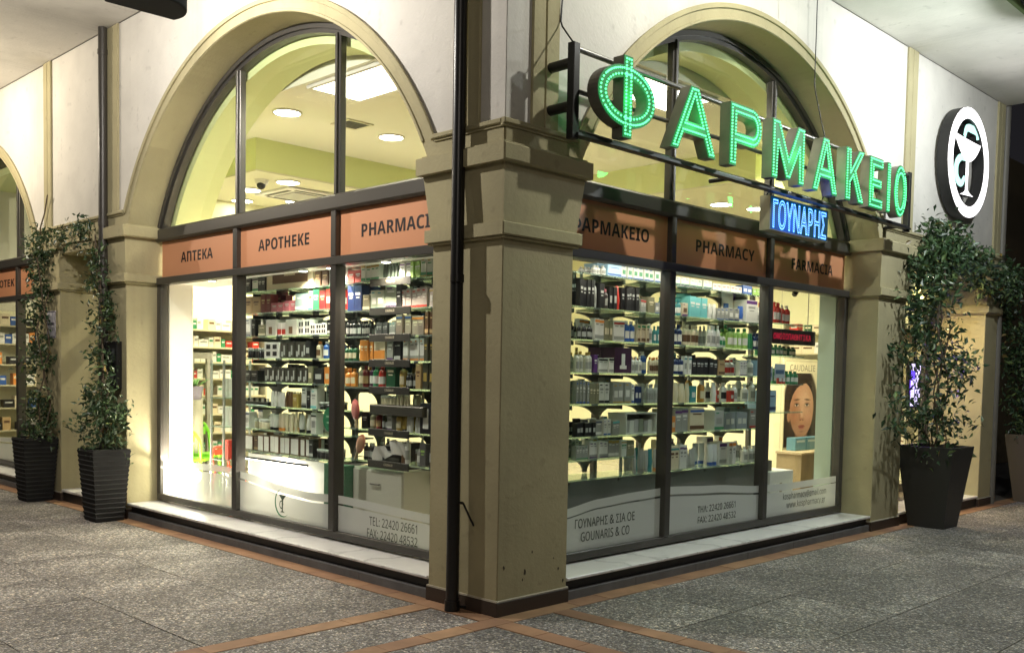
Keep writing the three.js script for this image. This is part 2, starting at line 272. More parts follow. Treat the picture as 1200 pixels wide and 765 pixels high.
thin('kospharmacy@gmail.com', 0.92, 0.075, grey, 'R', 4.81, 0.425, -0.3585, WIN.R); thin('www.kospharmacy.gr', 0.82, 0.075, grey, 'R', 4.84, 0.335, -0.3585, WIN.R);
{ // green cup-and-snake mark printed on the middle film of the left window
  const G = M(0.05, 0.22, 0.10, 0.6), D = M(0.06, 0.09, 0.06, 0.6), ring = new THREE.Shape(), N = 40, P = [], Q = [];
  for (let k = 0; k <= N; k++) { const a = (100 + 215 * k / N) * D2R, t = Math.sin(Math.PI * k / N); P.push([0.128 * Math.cos(a), 0.128 * Math.sin(a)]); Q.push([(0.128 - 0.018 * t) * Math.cos(a), (0.128 - 0.018 * t) * Math.sin(a)]); }
  const mk = (g, m) => { const o = part('printed_emblem', g, m, WIN.L); o.position.set(...at('L', 3.14, 0.395, -0.3588)); o.rotation.y = face('L'); };
  mk(plate(poly([...P, ...Q.reverse()]), 0.0006, 0), G);
  const cup = poly([[-0.06, 0.075], [0.06, 0.075], [0.012, 0.03], [0.008, -0.07], [0.04, -0.085], [-0.04, -0.085], [-0.008, -0.07], [-0.012, 0.03]]);
  const sn = new THREE.TorusGeometry(0.028, 0.005, 4, 20, 5); sn.scale(1, 1.2, 0.05); sn.translate(-0.018, -0.015, 0.0004);
  mk([plate(cup, 0.0006, 0.0008), sn], D);
}

// ------------------------------------------------------------------ pillars
function pillar(name, label, x0, x1, z0, z1, ext, more = {}) {          // ext: how far the mouldings stand out on [-x, +x, -z, +z]
  const t = thing(name, label, 'pillar'), g = (y0, y1, p, c) => B(x0 - p * ext[0], x1 + p * ext[1], y0, y1, z0 - p * ext[2], z1 + p * ext[3], c), R = more.ring ?? 1, C = more.cap ?? 1, h = (y0, y1, p, k, c) => B(x0 - p * ext[0] * (ext[0] > 1 ? k : 1), x1 + p * ext[1] * (ext[1] > 1 ? k : 1), y0, y1, z0 - p * ext[2] * (ext[2] > 1 ? k : 1), z1 + p * ext[3] * (ext[3] > 1 ? k : 1), c), fl = more.flare ?? 0.035;
  part('shaft', g(0.0, 3.07, 0, 0.006), mat.ochre, t);
  part('lower_ring', [h(2.492, 2.577, 0.05, R, 0.008), h(2.475, 2.492, 0.03, R, 0.006)], mat.ochre, t);
  // neck flares slightly outwards
  const neck = g(2.5775, 2.956, 0.012, 0); { const p = neck.attributes.position; for (let i = 0; i < p.count; i++) if (p.getY(i) > 2.8) { if (ext[0] && p.getX(i) < x0) p.setX(i, p.getX(i) - 0.015 * ext[0]); if (ext[1] && p.getX(i) > x1) p.setX(i, p.getX(i) + (ext[1] > 1 ? fl : 0.015) * ext[1]); if (ext[2] && p.getZ(i) < z0) p.setZ(i, p.getZ(i) - (ext[2] > 1 ? fl : 0.015) * ext[2]); if (ext[3] && p.getZ(i) > z1) p.setZ(i, p.getZ(i) + 0.015 * ext[3]); } neck.computeVertexNormals(); }
  part('neck', neck, mat.ochre, t);
  part('capital', [h(2.956, 3.07, 0.075, C, 0.01), h(3.07, 3.084, 0.05, C, 0.004)], mat.ochre, t);
  part('skirting', [g(0.0, 0.098, 0.012, 0.003)], mat.skirt, t); part('skirting_bead', [g(0.098, 0.110, 0.010, 0.004)], mat.pale, t);
  return t;
}
const cornerPillar = pillar('corner_pillar', 'square ochre corner pillar between the two window fronts, worn paint', 0, 0.69, -0.69, 0, [1, 1.2, 1.2, 1], { ring: 0.7, cap: 1.3, flare: 0.055 });
{ // scars of old filler under the paint
  const mk = (x, y, r, w, h) => { const s = []; for (let k = 0; k < 14; k++) { const a = k / 14 * 6.2832, q = r * rr(0.55, 1.2); s.push([x + Math.cos(a) * q * w, y + Math.sin(a) * q * h]); } return plate(poly(s), 0.0015, 0.0002); };
  part('paint_scar', [0.12, 0.17, 0.21, 0.26, 0.31, 0.36, 0.42, 0.45].map((x, i) => mk(x, 0.79 + i * 0.016 + rr(-0.01, 0.02), 0.03, 1.3, 0.45)), mat.ochre, cornerPillar);
  part('paint_chip', [[0.06, 0.32, 0.012], [0.26, 0.27, 0.016], [0.33, 0.4, 0.008], [0.60, 0.25, 0.01], [0.65, 0.16, 0.012], [0.24, 0.22, 0.008], [0.55, 0.33, 0.006]].map(([x, y, r]) => mk(x, y, r, 0.7, 1.3)), M(0.06, 0.05, 0.035, 0.9), cornerPillar);
}
pillar('wall_pillar', 'ochre pillar with a dark downpipe, left of the left window', -0.0, 0.42, -6.27, -5.58, [1, 0, 0, 1.2]);
pillar('wall_pillar', 'ochre pillar with a small white notice, beyond the left door', -0.0, 0.6, -8.14, -7.36, [1, 0, 0, 1]);
pillar('wall_pillar', 'ochre pillar between the right window and the doorway, behind the black planter', 5.58, 6.27, -0.42, 0, [1.2, 1, 0, 1]);
pillar('wall_pillar', 'last ochre pillar at the right end, lit yellow on its doorway side', 8.72, 9.15, -0.62, 0, [1, 1, 0, 1]);

// ------------------------------------------------------------------ doorways
function doorway(side, s0, s1, deep, label, leaf) {
  part('lintel', F(side, s0 + 0.0, s1, 2.90, 3.071, -deep, -0.002, 0.004), mat.ochre, shop);
  part('lintel', F(side, s0, s1, 3.0, 3.03, -0.01, 0.02, 0.006), mat.ochre, shop);
  part('door_step', [F(side, s0 + 0.003, s1 - 0.003, 0.0, 0.112, -deep - 0.3, -0.02, 0.003)], mat.granite, shop);
  part('door_step', [F(side, s0 + 0.003, s1 - 0.003, 0.1125, 0.142, -deep - 0.3, 0.0, 0.006)], mat.marble, shop);
  const t = thing('glass_door', label, 'door'), w = s1 - s0;
  part('frame', [F(side, s0, s0 + 0.07, 0.145, 2.9, -deep, -deep + 0.08, 0.005), F(side, s1 - 0.07, s1, 0.145, 2.9, -deep, -deep + 0.08, 0.005), F(side, s0 + 0.07, s1 - 0.07, 2.83, 2.9, -deep, -deep + 0.08), F(side, s0 + 0.07, s1 - 0.07, 2.2, 2.27, -deep, -deep + 0.08)], mat.frame, t);
  for (let k = 0; k < leaf; k++) { const a = s0 + 0.07 + (w - 0.14) * k / leaf + 0.004, b = s0 + 0.07 + (w - 0.14) * (k + 1) / leaf - 0.004;
    const l = part('door_leaf', [F(side, a, a + 0.08, 0.15, 2.195, -deep + 0.01, -deep + 0.06), F(side, b - 0.08, b, 0.15, 2.195, -deep + 0.01, -deep + 0.06), F(side, a + 0.08, b - 0.08, 0.15, 0.28, -deep + 0.01, -deep + 0.06), F(side, a + 0.08, b - 0.08, 2.1, 2.195, -deep + 0.01, -deep + 0.06)], mat.frame, t);
    part('pane', F(side, a + 0.07, b - 0.07, 0.27, 2.11, -deep + 0.032, -deep + 0.038), mat.glass, l); part('handle', on(side, metres(rod([b - 0.12, 0.9, -deep + 0.1], [b - 0.12, 1.3, -deep + 0.1], 0.012))), mat.steel, l); }
  part('pane', F(side, s0 + 0.06, s1 - 0.06, 2.26, 2.84, -deep + 0.032, -deep + 0.038), mat.glass, t);
  part('recess_side', F(side, s0 - 0.3, s0, 0.0, 3.0, -deep - 0.1, -0.42), mat.ochre, shop); part('recess_side', F(side, s1, s1 + 0.3, 0.0, 3.0, -deep - 0.1, -0.62), mat.ochre, shop);
}
doorway('L', 6.27, 7.36, 0.7, 'dark framed glass door in the recess left of the left window', 1);
doorway('R', 6.27, 8.72, 0.75, 'double glass door in the right doorway, behind the leafy black planter', 2);
{ const t = thing('unseen_doorway_light', 'unseen round light under the beam of the right doorway, lighting the pillar side', 'ceiling light', [7.75, 2.898, -0.36]); const d = new THREE.CylinderGeometry(0.09, 0.09, 0.014, 24); d.translate(0, -0.01, 0); part('diffuser', d, mat.lampWarm, t); const r = new THREE.TorusGeometry(0.1, 0.012, 8, 28); r.rotateX(Math.PI / 2); r.translate(0, -0.006, 0); part('rim', r, mat.steel, t);  // out of view, placed to light the doorway side of the last pillar
  const l = new THREE.SpotLight(0xffe2a0, 9, 0, 1.35, 0.5); l.position.set(7.75, 2.87, -0.36); l.target.position.set(7.95, 0, -0.1); l.castShadow = true; l.shadow.radius = 4; l.name = 'unseen_doorway_lamp_light'; scene.add(l, l.target); }
{
  const n = thing('notice', 'small white printed notice on the pillar beyond the left door', 'notice', at('L', 7.62, 2.09, 0.004), face('L'));
  part('sheet', B(-0.13, 0.13, -0.16, 0.16, 0, 0.006), M(0.62, 0.60, 0.66, 0.5), n);
  part('printed_line', [B(-0.09, 0.09, -0.012, 0.022, 0.006, 0.0068), B(-0.125, 0.125, 0.145, 0.155, 0.006, 0.0068), B(-0.125, 0.125, -0.155, -0.145, 0.006, 0.0068), B(-0.125, -0.118, -0.145, 0.145, 0.006, 0.0068), B(0.118, 0.125, -0.145, 0.145, 0.006, 0.0068)], M(0.10, 0.09, 0.14, 0.7), n);
  const d = thing('entry_panel', 'black wall box on the pillar by the left door, behind the vine', 'wall box', at('L', 5.83, 1.62, 0.012), face('L'));
  part('case', B(-0.15, 0.15, -0.25, 0.25, -0.012, 0.05, 0.008), mat.black, d); part('screen', B(-0.10, 0.10, 0.02, 0.17, 0.05, 0.053), M(0.06, 0.065, 0.07, 0.15), d); part('slot', B(-0.08, 0.08, -0.16, -0.10, 0.05, 0.054), M(0.10, 0.10, 0.1, 0.4), d);
}
// ------------------------------------------------------------------ pipes, lamps
{
  const p = thing('downpipe', 'thick black downpipe standing in front of the corner pillar', 'downpipe', [-0.095, 0, -0.33]);
  part('pipe', [rod([0, 0.04, 0], [0.03, 5.18, -0.04], 0.044, 20)], mat.corner, p); part('shoe', [rod([0, 0.005, 0], [0, 0.075, 0], 0.052, 20), rod([0.0, 0.03, 0], [0.14, 0.012, 0.06], 0.012)], mat.corner, p);
  part('bracket', [rod([0, 0.735, 0], [0.03, 0.735, 0.06], 0.010, 6), rod([0.03, 0.735, 0.06], [0.093, 0.58, 0.10], 0.007, 6)], mat.corner, p);
  for (const y of [2.2, 4.1]) part('collar', rod([0, y, 0], [0, y + 0.05, 0], 0.047, 20), mat.corner, p);
  const q = thing('downpipe', 'brown round downpipe on the ochre pillar left of the left window', 'downpipe', [-0.055, 0, -6.02]);
  part('pipe', [rod([0, 0.02, 0], [0, 2.95, 0], 0.048, 16), rod([0, 2.95, 0], [0, 5.18, 0], 0.046, 16)], mat.pipe, q); part('collar', rod([0, 3.1, 0], [0, 3.16, 0], 0.052, 16), mat.pipe, q); part('collar', rod([0, 4.9, 0], [0, 4.95, 0], 0.052, 16), mat.pipe, q);
  for (const [x, z, r, l] of [[9.24, -0.02, 0.05, 'paler grey pipe at the right end of the wall, beside the white wall'], [9.42, -0.1, 0.06, 'darker outer pipe at the right end of the wall, farthest right']]) {
    const e = thing('downpipe', l, 'downpipe', [x, 0, z]); part('pipe', rod([0, 0.0, 0], [0, 5.3, 0], r, 14), r < 0.055 ? M(0.16, 0.15, 0.13, 0.5) : M(0.05, 0.05, 0.045, 0.5), e); part('collar', rod([0, 3.2, 0], [0, 3.27, 0], r + 0.006, 14), mat.pipe, e); }
}
for (const [x, y, z, , , , cd, col, where] of UNSEEN_EAVE_LAMPS) {  // hooded fixtures out of view that light the walls
  const g = thing('unseen_eave_lamp', 'unseen black hooded lamp hung from the ' + where, 'lamp', [x, y, z]), hood = new THREE.CylinderGeometry(0.05, 0.125, 0.05, 24), bulb = new THREE.SphereGeometry(0.05, 20, 14); hood.translate(0, 0.085, 0);
  part('hood', hood, mat.black, g); part('bulb', bulb, M(1, 1, 1, 0.4, { emissive: new THREE.Color(col), emissiveIntensity: 12 }), g);
  part('arm', x < 0 ? rod([0, 0.1, 0], [-1.2 - x + 0.04, 0.62, 0], 0.018) : rod([0, 0.1, 0], [0, 0.62, 1.2 - z + 0.04], 0.018), mat.black, g);
  const L = new THREE.PointLight(col, cd); L.position.set(x, y, z); L.castShadow = true; L.shadow.radius = 2; L.name = 'unseen_eave_lamp_light'; scene.add(L);
}
{ // unseen street lamp behind the photographer, placed to light the front softly
  const t = thing('unseen_street_lamp', 'unseen tall street lamp across the walkway, behind the camera', 'street lamp', [-9.5, 0, 8.5]); part('post', rod([0, 0, 0], [0, 6.4, 0], 0.06, 14), mat.black, t); part('arm', rod([0, 6.3, 0], [0.9, 6.6, -0.9], 0.035), mat.black, t); const b = new THREE.SphereGeometry(0.16, 24, 16); b.translate(0.9, 6.45, -0.9); part('globe', b, M(1, 1, 1, 0.4, { emissive: lin(1, 0.94, 0.82), emissiveIntensity: 12 }), t);
  const l = new THREE.PointLight(0xfff2e2, 30); l.position.set(-8.6, 6.45, 7.6); l.castShadow = true; l.shadow.radius = 7; l.name = 'unseen_street_lamp_light'; scene.add(l);
}
{ // hanging street lantern nearer than the building, only its lower rim in view
  const t = thing('street_lantern', 'black lantern hanging in front of the left wall, cut by the top edge', 'lantern', [-2.47, 3.21, 0.20], 0.78);
  const sh = new THREE.Shape(); sh.absarc(0, 0, 0.165, Math.PI * 0.62, Math.PI * 1.86, false); sh.closePath(); const g = new THREE.ExtrudeGeometry(sh, { depth: 0.10, bevelEnabled: true, bevelSize: 0.008, bevelThickness: 0.008, bevelSegments: 2, curveSegments: 30 }); g.rotateX(-Math.PI / 2);
  part('shade', g, M(0.004, 0.004, 0.004, 0.8), t); const c = new THREE.CylinderGeometry(0.04, 0.07, 0.14, 18); c.translate(-0.04, 0.18, 0); part('cap', c, mat.black, t); part('hanger', rod([-0.04, 0.25, 0], [-0.04, 3.2, 0], 0.012), mat.black, t);
}
// ------------------------------------------------------------------ the green letter sign and its frame
{
  const f = thing('steel_rack', 'black three-rail steel frame carrying the green letters across the right arch', 'sign frame', at('R', 0.4, 3.19, 0.225));
  const X = (s) => s - 0.4, Y = (y) => y - 3.19, bar = (a, b, y, r) => rod([X(a), Y(y), 0], [X(b), Y(y), 0], r, 12);
  part('rail', bar(0.4, 5.66, 3.725, 0.019), mat.steel, f); part('rail', bar(0.4, 5.66, 3.455, 0.016), mat.steel, f); part('rail', [bar(0.4, 5.66, 3.19, 0.022), B(X(0.4), X(5.66), Y(3.16), Y(3.178), -0.02, 0.05)], mat.black, f);
  part('end_post', [B(X(0.365), X(0.425), Y(3.14), Y(3.755), -0.03, 0.03, 0.004)], mat.black, f); part('end_post', [B(X(5.63), X(5.68), Y(3.14), Y(3.75), -0.03, 0.03, 0.004)], mat.black, f);
  for (const [s, y] of [[0.41, 3.64], [0.41, 3.36], [2.35, 3.19], [3.95, 3.19], [5.62, 3.2]]) part('wall_bracket', rod([X(s), Y(y), -0.225], [X(s), Y(y), 0.0], s < 1 ? 0.034 : 0.018, 14), mat.black, f);
  const W = thing('cable', 'thin black cable running down the white wall to the sign', 'cable'); part('wire', tube([[0.5, 5.1, 0.005], [0.505, 4.2, 0.02], [0.49, 3.95, 0.02], [0.43, 3.76, 0.2]], 0.006, 6, 30), mat.black, W);
  const W2 = thing('cable', 'thin hanging cable crossing the right arch down to the green sign', 'cable'); part('wire', tube([[3.62, 5.18, 0.22], [3.66, 4.6, 0.2], [3.72, 4.2, 0.17], [3.84, 3.74, 0.23]], 0.005, 6, 30), mat.black, W2);
  const green = M(0.004, 0.07, 0.02, 0.6, { emissive: lin(0.0, 0.5, 0.10), emissiveIntensity: 0.2 }), led = M(0.08, 0.5, 0.2, 0.4, { emissive: lin(0.13, 1.0, 0.36), emissiveIntensity: 1.4 });
  const side = M(0.30, 0.285, 0.25, 0.45, { metalness: 0.3, map: rep(grimeMap, 1) });
  const y0 = 3.235, h = 0.475, t = 0.095;
  const L = {
    A: (w) => { const c = w / 2, k = t * 0.52, q = (y) => (c - k) * y / h; return [[[0, 0], [t, 0], [q(0.125) + t * 1.02, 0.125], [w - q(0.125) - t * 1.02, 0.125], [w - t, 0], [w, 0], [c + k, h], [c - k, h]], [[q(0.215) + t * 1.02, 0.215], [c, h - 0.085], [w - q(0.215) - t * 1.02, 0.215]]]; },
    P: (w) => { const o = [[0, 0], [t, 0], [t, 0.175]], i = [], cy = 0.325; for (let k = 0; k <= 14; k++) { const a = -Math.PI / 2 + Math.PI * k / 14; o.push([w - 0.15 + 0.15 * Math.cos(a), cy + 0.15 * Math.sin(a)]); i.push([w - 0.145 + 0.06 * Math.cos(a), cy + 0.065 * Math.sin(a)]); } o.push([0, h]); return [o, [[t, cy - 0.065], ...i, [t, cy + 0.065]]]; },
    M: (w) => [[[0, 0], [t * 0.95, 0], [t * 0.95, h * 0.62], [w / 2 - t * 0.35, 0.02], [w / 2 + t * 0.35, 0.02], [w - t * 0.95, h * 0.62], [w - t * 0.95, 0], [w, 0], [w, h], [w - t * 1.2, h], [w / 2, h * 0.42], [t * 1.2, h], [0, h]]],
    K: (w) => [[[0, 0], [t, 0], [t, 0.16], [t * 1.45, 0.205], [w - t * 1.15, 0], [w, 0], [t * 2.15, 0.275], [w - 0.01, h], [w - t * 1.2, h], [t, 0.275], [t, h], [0, h]]],
    E: (w) => [[[0, 0], [w, 0], [w, t], [t, t], [t, 0.192], [w * 0.9, 0.192], [w * 0.9, 0.192 + t * 0.92], [t, 0.192 + t * 0.92], [t, h - t], [w, h - t], [w, h], [0, h]]],
    I: (w) => [[[0, 0], [w, 0], [w, h], [0, h]]],
    O: (w) => { const o = [], i = []; for (let k = 0; k < 36; k++) { const a = k / 36 * 6.28319; o.push([w / 2 + w / 2 * Math.cos(a), h / 2 + (h / 2 + 0.015) * Math.sin(a)]); i.push([w / 2 + (w / 2 - t * 0.85) * Math.cos(a), h / 2 + (h / 2 - t * 0.85) * Math.sin(a)]); } return [o, i.reverse()]; },
  };
  function dots(contours, z) {
    const out = [];
    for (const c of contours) {
      let area = 0; for (let k = 0; k < c.length; k++) { const [a, b] = c[k], [d, e] = c[(k + 1) % c.length]; area += a * e - d * b; }
      const sg = area > 0 ? 1 : -1, n = c.length, P = c.map(([x, y], k) => { const [a, b] = c[(k + n - 1) % n], [d, e] = c[(k + 1) % n]; let n1 = [-(y - b), x - a], n2 = [-(e - y), d - x]; const l1 = Math.hypot(...n1) || 1, l2 = Math.hypot(...n2) || 1; n1 = [n1[0] / l1, n1[1] / l1]; n2 = [n2[0] / l2, n2[1] / l2]; let m = [n1[0] + n2[0], n1[1] + n2[1]]; const ml = Math.max(0.55, (m[0] * m[0] + m[1] * m[1]) / 2); const q = 0.022 * (c === contours[0] ? sg : -sg) / ml; return [x + m[0] * q, y + m[1] * q]; });
      for (let k = 0; k < n; k++) { const [a, b] = P[k], [d, e] = P[(k + 1) % n], len = Math.hypot(d - a, e - b), m = Math.max(1, Math.round(len / 0.0235)); for (let j = 0; j < m; j++) { const g = new THREE.IcosahedronGeometry(0.0085, 0); g.translate(a + (d - a) * j / m, b + (e - b) * j / m, z); out.push(g); } }
    }
    return out;
  }
  const depth = 0.09, letter = (s, w, contours, label, extra) => {
    const g = thing('sign_letter', label, 'sign letter', [s, y0, 0.262], 0, 'green light letters');
    const shape = poly(contours[0]); contours.slice(1).forEach((c) => shape.holes.push(new THREE.Path(c.map(([x, y]) => new THREE.Vector2(x, y)))));
    const all = [[contours, shape, 0]]; if (extra) { const b = poly(extra); all.push([[extra], b, 0.004]); }
    part('letter_case', all.map(([, sh, z]) => metres(plate(sh, depth, z, 4))), side, g);
    part('led_face', all.map(([, sh, z]) => plate(sh, 0.004, depth + z + 0.0005, 4)), green, g);  // faint emission stands in for the LED glow on the plate
    part('led_row', all.flatMap(([c, , z]) => dots(c, depth + z + 0.008)), led, g).userData.kind = 'stuff';
  };
  { const w = 0.62, o = [], i = []; for (let k = 0; k < 40; k++) { const a = k / 40 * 6.28319; o.push([w / 2 + w / 2 * Math.cos(a), h / 2 + 0.205 * Math.sin(a)]); i.push([w / 2 + (w / 2 - t) * Math.cos(a), h / 2 + 0.122 * Math.sin(a)]); }
    letter(0.49, w, [o, i.reverse()], 'first green light letter, a circle with an upright bar', [[w / 2 - t / 2, -0.035], [w / 2 + t / 2, -0.035], [w / 2 + t / 2, h + 0.03], [w / 2 - t / 2, h + 0.03]]); }
  letter(1.30, 0.58, L.A(0.58), 'second green light letter, a peaked A right of the round first letter');
  letter(2.07, 0.46, L.P(0.46), 'third green light letter, a P beside the first peaked A');
  letter(2.70, 0.53, L.M(0.53), 'fourth green light letter, a wide M left above the blue board');
  letter(3.38, 0.46, L.A(0.46), 'fifth green light letter, a peaked A right above the blue board');
  letter(4.00, 0.37, L.K(0.37), 'sixth green light letter, a K over the right arch foot');
  letter(4.48, 0.29, L.E(0.29), 'seventh green light letter, an E with three bars');
  letter(4.865, 0.075, L.I(0.075), 'eighth green light letter, a single upright stroke');
  letter(5.03, 0.29, L.O(0.29), 'last green light letter, a narrow ring at the right end');
  for (const s of [0.8, 1.6, 2.4, 3.1, 3.8, 4.5, 5.1]) { const p = new THREE.PointLight(0x30ff80, 0.15); p.position.set(s, 3.46, 0.43); p.shadow.radius = 4; p.castShadow = true; p.name = 'letter_light'; scene.add(p); }
}
{ // blue name board hung under the rail
  const b = thing('name_board', 'small hanging board with blue light letters under the green sign', 'light board', at('R', 2.98, 2.86, 0.125));
  const w = 1.04, h = 0.29;
  part('case', B(0, w, 0, h, -0.035, 0.065, 0.004), M(0.42, 0.39, 0.30, 0.5, { map: rep(grimeMap, 1) }), b);
  const t = canvas(1024, 286, (g, W, H) => {
    g.fillStyle = '#04222e'; g.fillRect(0, 0, W, H); const tw = (g.font = 'normal 250px sans-serif', g.measureText('ΓΟΥΝΑΡΗΣ').width);
    g.setTransform((W - 50) / tw, 0, 0, 1.36, 24, H * 0.93); g.lineJoin = 'round'; g.lineCap = 'round';
    g.strokeStyle = '#0454b0'; g.lineWidth = 16; g.strokeText('ΓΟΥΝΑΡΗΣ', 0, 0); 
    g.strokeStyle = '#0a74ff'; g.lineWidth = 9; g.strokeText('ΓΟΥΝΑΡΗΣ', 0, 0);
    g.strokeStyle = '#c8f4ff'; g.lineWidth = 7; g.setLineDash([0.1, 13]); g.strokeText('ΓΟΥΝΑΡΗΣ', 0, 0);
  });
  const p = part('led_screen', new THREE.PlaneGeometry(w - 0.02, h - 0.02), new THREE.MeshStandardMaterial({ color: 0x000000, emissive: 0xffffff, emissiveMap: t, emissiveIntensity: 1.9, roughness: 0.4 }), b); p.position.set(w / 2, h / 2, 0.0665);
  part('hanger', [rod([0.04, h, 0], [0.06, h + 0.07, 0.03], 0.008, 6), rod([0.06, h + 0.07, 0.03], [0.02, h + 0.12, 0.05], 0.008, 6), rod([0.02, h + 0.12, 0.05], [0.05, h + 0.2, 0.06], 0.008, 6)], mat.black, b); part('hanger', rod([w - 0.06, h, 0], [w - 0.06, h + 0.19, 0.06], 0.007, 6), mat.black, b);
  const l = new THREE.PointLight(0x2060ff, 0.25); l.position.set(3.5, 3.0, 0.3); l.shadow.radius = 6; l.castShadow = true; l.name = 'board_light'; scene.add(l);
}
{ // round emblem: lit ring with a cup and a snake
  const e = thing('round_emblem', 'round lit emblem with cup and snake on the right white wall', 'emblem', [7.52, 4.165, 0]);
  const ring = (ro, ri) => { const s = new THREE.Shape(); s.absellipse(0, 0, ro, ro * 1.0, 0, Math.PI * 2); const h = new THREE.Path(); h.absellipse(0, 0, ri, ri, 0, Math.PI * 2); s.holes.push(h); return s; };
  const glow = M(0.9, 0.9, 0.9, 0.4, { emissive: lin(1, 0.97, 0.98), emissiveIntensity: 1.5 }), teal = M(0.3, 0.7, 0.6, 0.4, { emissive: lin(0.5, 0.92, 0.82), emissiveIntensity: 0.85 });
  part('ring_case', plate(ring(0.635, 0.50), 0.125, 0.02, 64), mat.black, e); part('ring_light', plate(ring(0.63, 0.505), 0.012, 0.1455, 64, 0.003), glow, e);
  const cup = new THREE.Shape(); cup.moveTo(-0.38, 0.29); cup.quadraticCurveTo(-0.02, 0.27, 0.42, 0.27); cup.quadraticCurveTo(0.28, 0.07, 0.06, 0.02); cup.lineTo(0.045, -0.30); cup.quadraticCurveTo(0.1, -0.34, 0.24, -0.355); cup.lineTo(-0.16, -0.375); cup.quadraticCurveTo(-0.02, -0.345, 0.005, -0.30); cup.lineTo(0.0, 0.02); cup.quadraticCurveTo(-0.22, 0.10, -0.38, 0.29);
  part('cup_case', plate(cup, 0.085, 0.03, 12), mat.black, e); part('cup_light', plate(cup, 0.012, 0.1155, 12, 0.002), glow, e);
  const band = (pts, r) => { const c = new THREE.CatmullRomCurve3(pts.map(([x, y]) => V(x, y, 0))), N = 30, o = [], i = []; for (let k = 0; k <= N; k++) { const p = c.getPoint(k / N), q = c.getTangent(k / N), w = r * (0.55 + 0.45 * Math.sin(Math.PI * k / N)); o.push([p.x - q.y * w, p.y + q.x * w]); i.push([p.x + q.y * w, p.y - q.x * w]); } return poly([...o, ...i.reverse()]); };
  const head = band([[-0.08, 0.30], [-0.02, 0.40], [0.14, 0.42], [0.32, 0.40], [0.34, 0.33]], 0.045), coil = band([[-0.02, 0.05], [-0.18, 0.04], [-0.29, -0.06], [-0.27, -0.20], [-0.13, -0.25], [-0.03, -0.17]], 0.048);
  for (const s of [head, coil]) { part('snake_case', plate(s, 0.08, 0.03, 4), mat.black, e); part('snake_light', plate(s, 0.012, 0.1105, 4, 0.002), teal, e); }
  for (const [a, b, r] of [[[0.02, -0.36, 0.08], [0.02, -0.505, 0.08], 0.015], [[-0.28, -0.1, 0.0], [-0.28, -0.1, 0.08], 0.02], [[0.02, 0.1, 0.0], [0.02, 0.1, 0.08], 0.02]]) part('stem', rod(a, b, r), mat.black, e); for (const q of [0.4, -0.4]) part('spacer', rod([q, q, 0], [q, q, 0.025], 0.03), mat.black, e);
  const l = new THREE.RectAreaLight(0xfff4f4, 1.2, 0.9, 0.9); l.position.set(7.52, 4.165, 0.2); l.lookAt(7.52, 4.165, 3); l.name = 'emblem_light'; scene.add(l);
}

// ------------------------------------------------------------------ inside the shop
struct('shop_floor', B(0.43, 9.4, 0.02, 0.185, -8.0, -0.43), mat.shopFloor);
struct('inner_wall', [B(0.44, 9.5, 0.19, 4.5, -8.15, -8.0)], mat.wallYellow);
struct('inner_wall', [B(9.4, 9.55, 0.19, 4.5, -7.99, -0.62)], mat.wallYellow);
struct('inner_ceiling', [B(0.83, 9.4, 4.32, 4.5, -8.0, -0.83)], mat.cream);
for (const side of ['L', 'R']) {   // the wall's inner leaf: lime round the arch, pale beside the panes
  const o = [[0.75, 2.62], [0.72, 3.1]], a = angAt(2.5, 3.1);
  const pts = [[0.43, 2.62], [0.745, 2.62], [0.745, 3.1], ...arcPts(3.15, 2.5, Math.PI - a, a, 50), [5.555, 3.1], [5.555, 2.62], [side === 'L' ? 7.99 : 9.3, 2.62], [side === 'L' ? 7.99 : 9.3, 4.75], [0.43, 4.75]];
  part('inner_leaf', on(side, metres(plate(poly(pts), 0.38, -0.815, 4))), mat.lime, shop);
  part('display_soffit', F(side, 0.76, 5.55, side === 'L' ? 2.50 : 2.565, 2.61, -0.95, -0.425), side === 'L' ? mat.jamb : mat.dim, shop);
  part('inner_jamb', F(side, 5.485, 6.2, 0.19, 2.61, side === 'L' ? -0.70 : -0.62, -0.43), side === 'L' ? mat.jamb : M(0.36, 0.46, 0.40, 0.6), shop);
}
part('inner_jamb', B(0.748, 0.9, 0.19, 2.6, -0.9, -0.748), mat.jamb, shop);
struct('bulkhead', [B(1.66, 9.39, 3.95, 4.319, -7.99, -5.82), B(5.82, 9.39, 3.95, 4.319, -5.819, -1.66)], mat.lime);
struct('soffit', [B(1.655, 9.38, 3.93, 3.949, -7.98, -5.815), B(5.815, 9.38, 3.93, 3.949, -5.814, -1.655)], mat.soffit);
function downlight(x, y, z, cd, label, group = 'round ceiling lights in the shop') {
  const t = thing('ceiling_light', label, 'ceiling light', [x, y, z], 0, group);
  const d = new THREE.CylinderGeometry(0.135, 0.135, 0.012, 24); d.translate(0, -0.008, 0); part('diffuser', d, mat.lampWarm, t);
  const r = new THREE.TorusGeometry(0.145, 0.012, 8, 28); r.rotateX(Math.PI / 2); r.translate(0, -0.004, 0); part('rim', r, mat.white, t);
  if (cd) { const l = new THREE.SpotLight(0xfff2d0, cd, 0, 1.35, 0.6); l.position.set(x, y - 0.03, z); l.target.position.set(x, 0, z); l.castShadow = true; l.shadow.radius = 4; l.name = 'downlight'; scene.add(l, l.target); }
}
downlight(1.81, 3.928, -7.19, 16, 'round ceiling light on the low ceiling, leftmost through the left arch');
downlight(2.24, 3.928, -6.94, 0, 'round ceiling light on the low ceiling, right of the thin left mullion');
downlight(2.28, 3.928, -6.10, 16, 'round ceiling light beside the lime wall, above the middle left pane');
downlight(3.12, 3.928, -7.22, 16, 'round ceiling light on the low ceiling, lowest in the middle left pane');
downlight(2.6, 3.928, -7.75, 0, 'round ceiling light touching the window bar in the left arch');
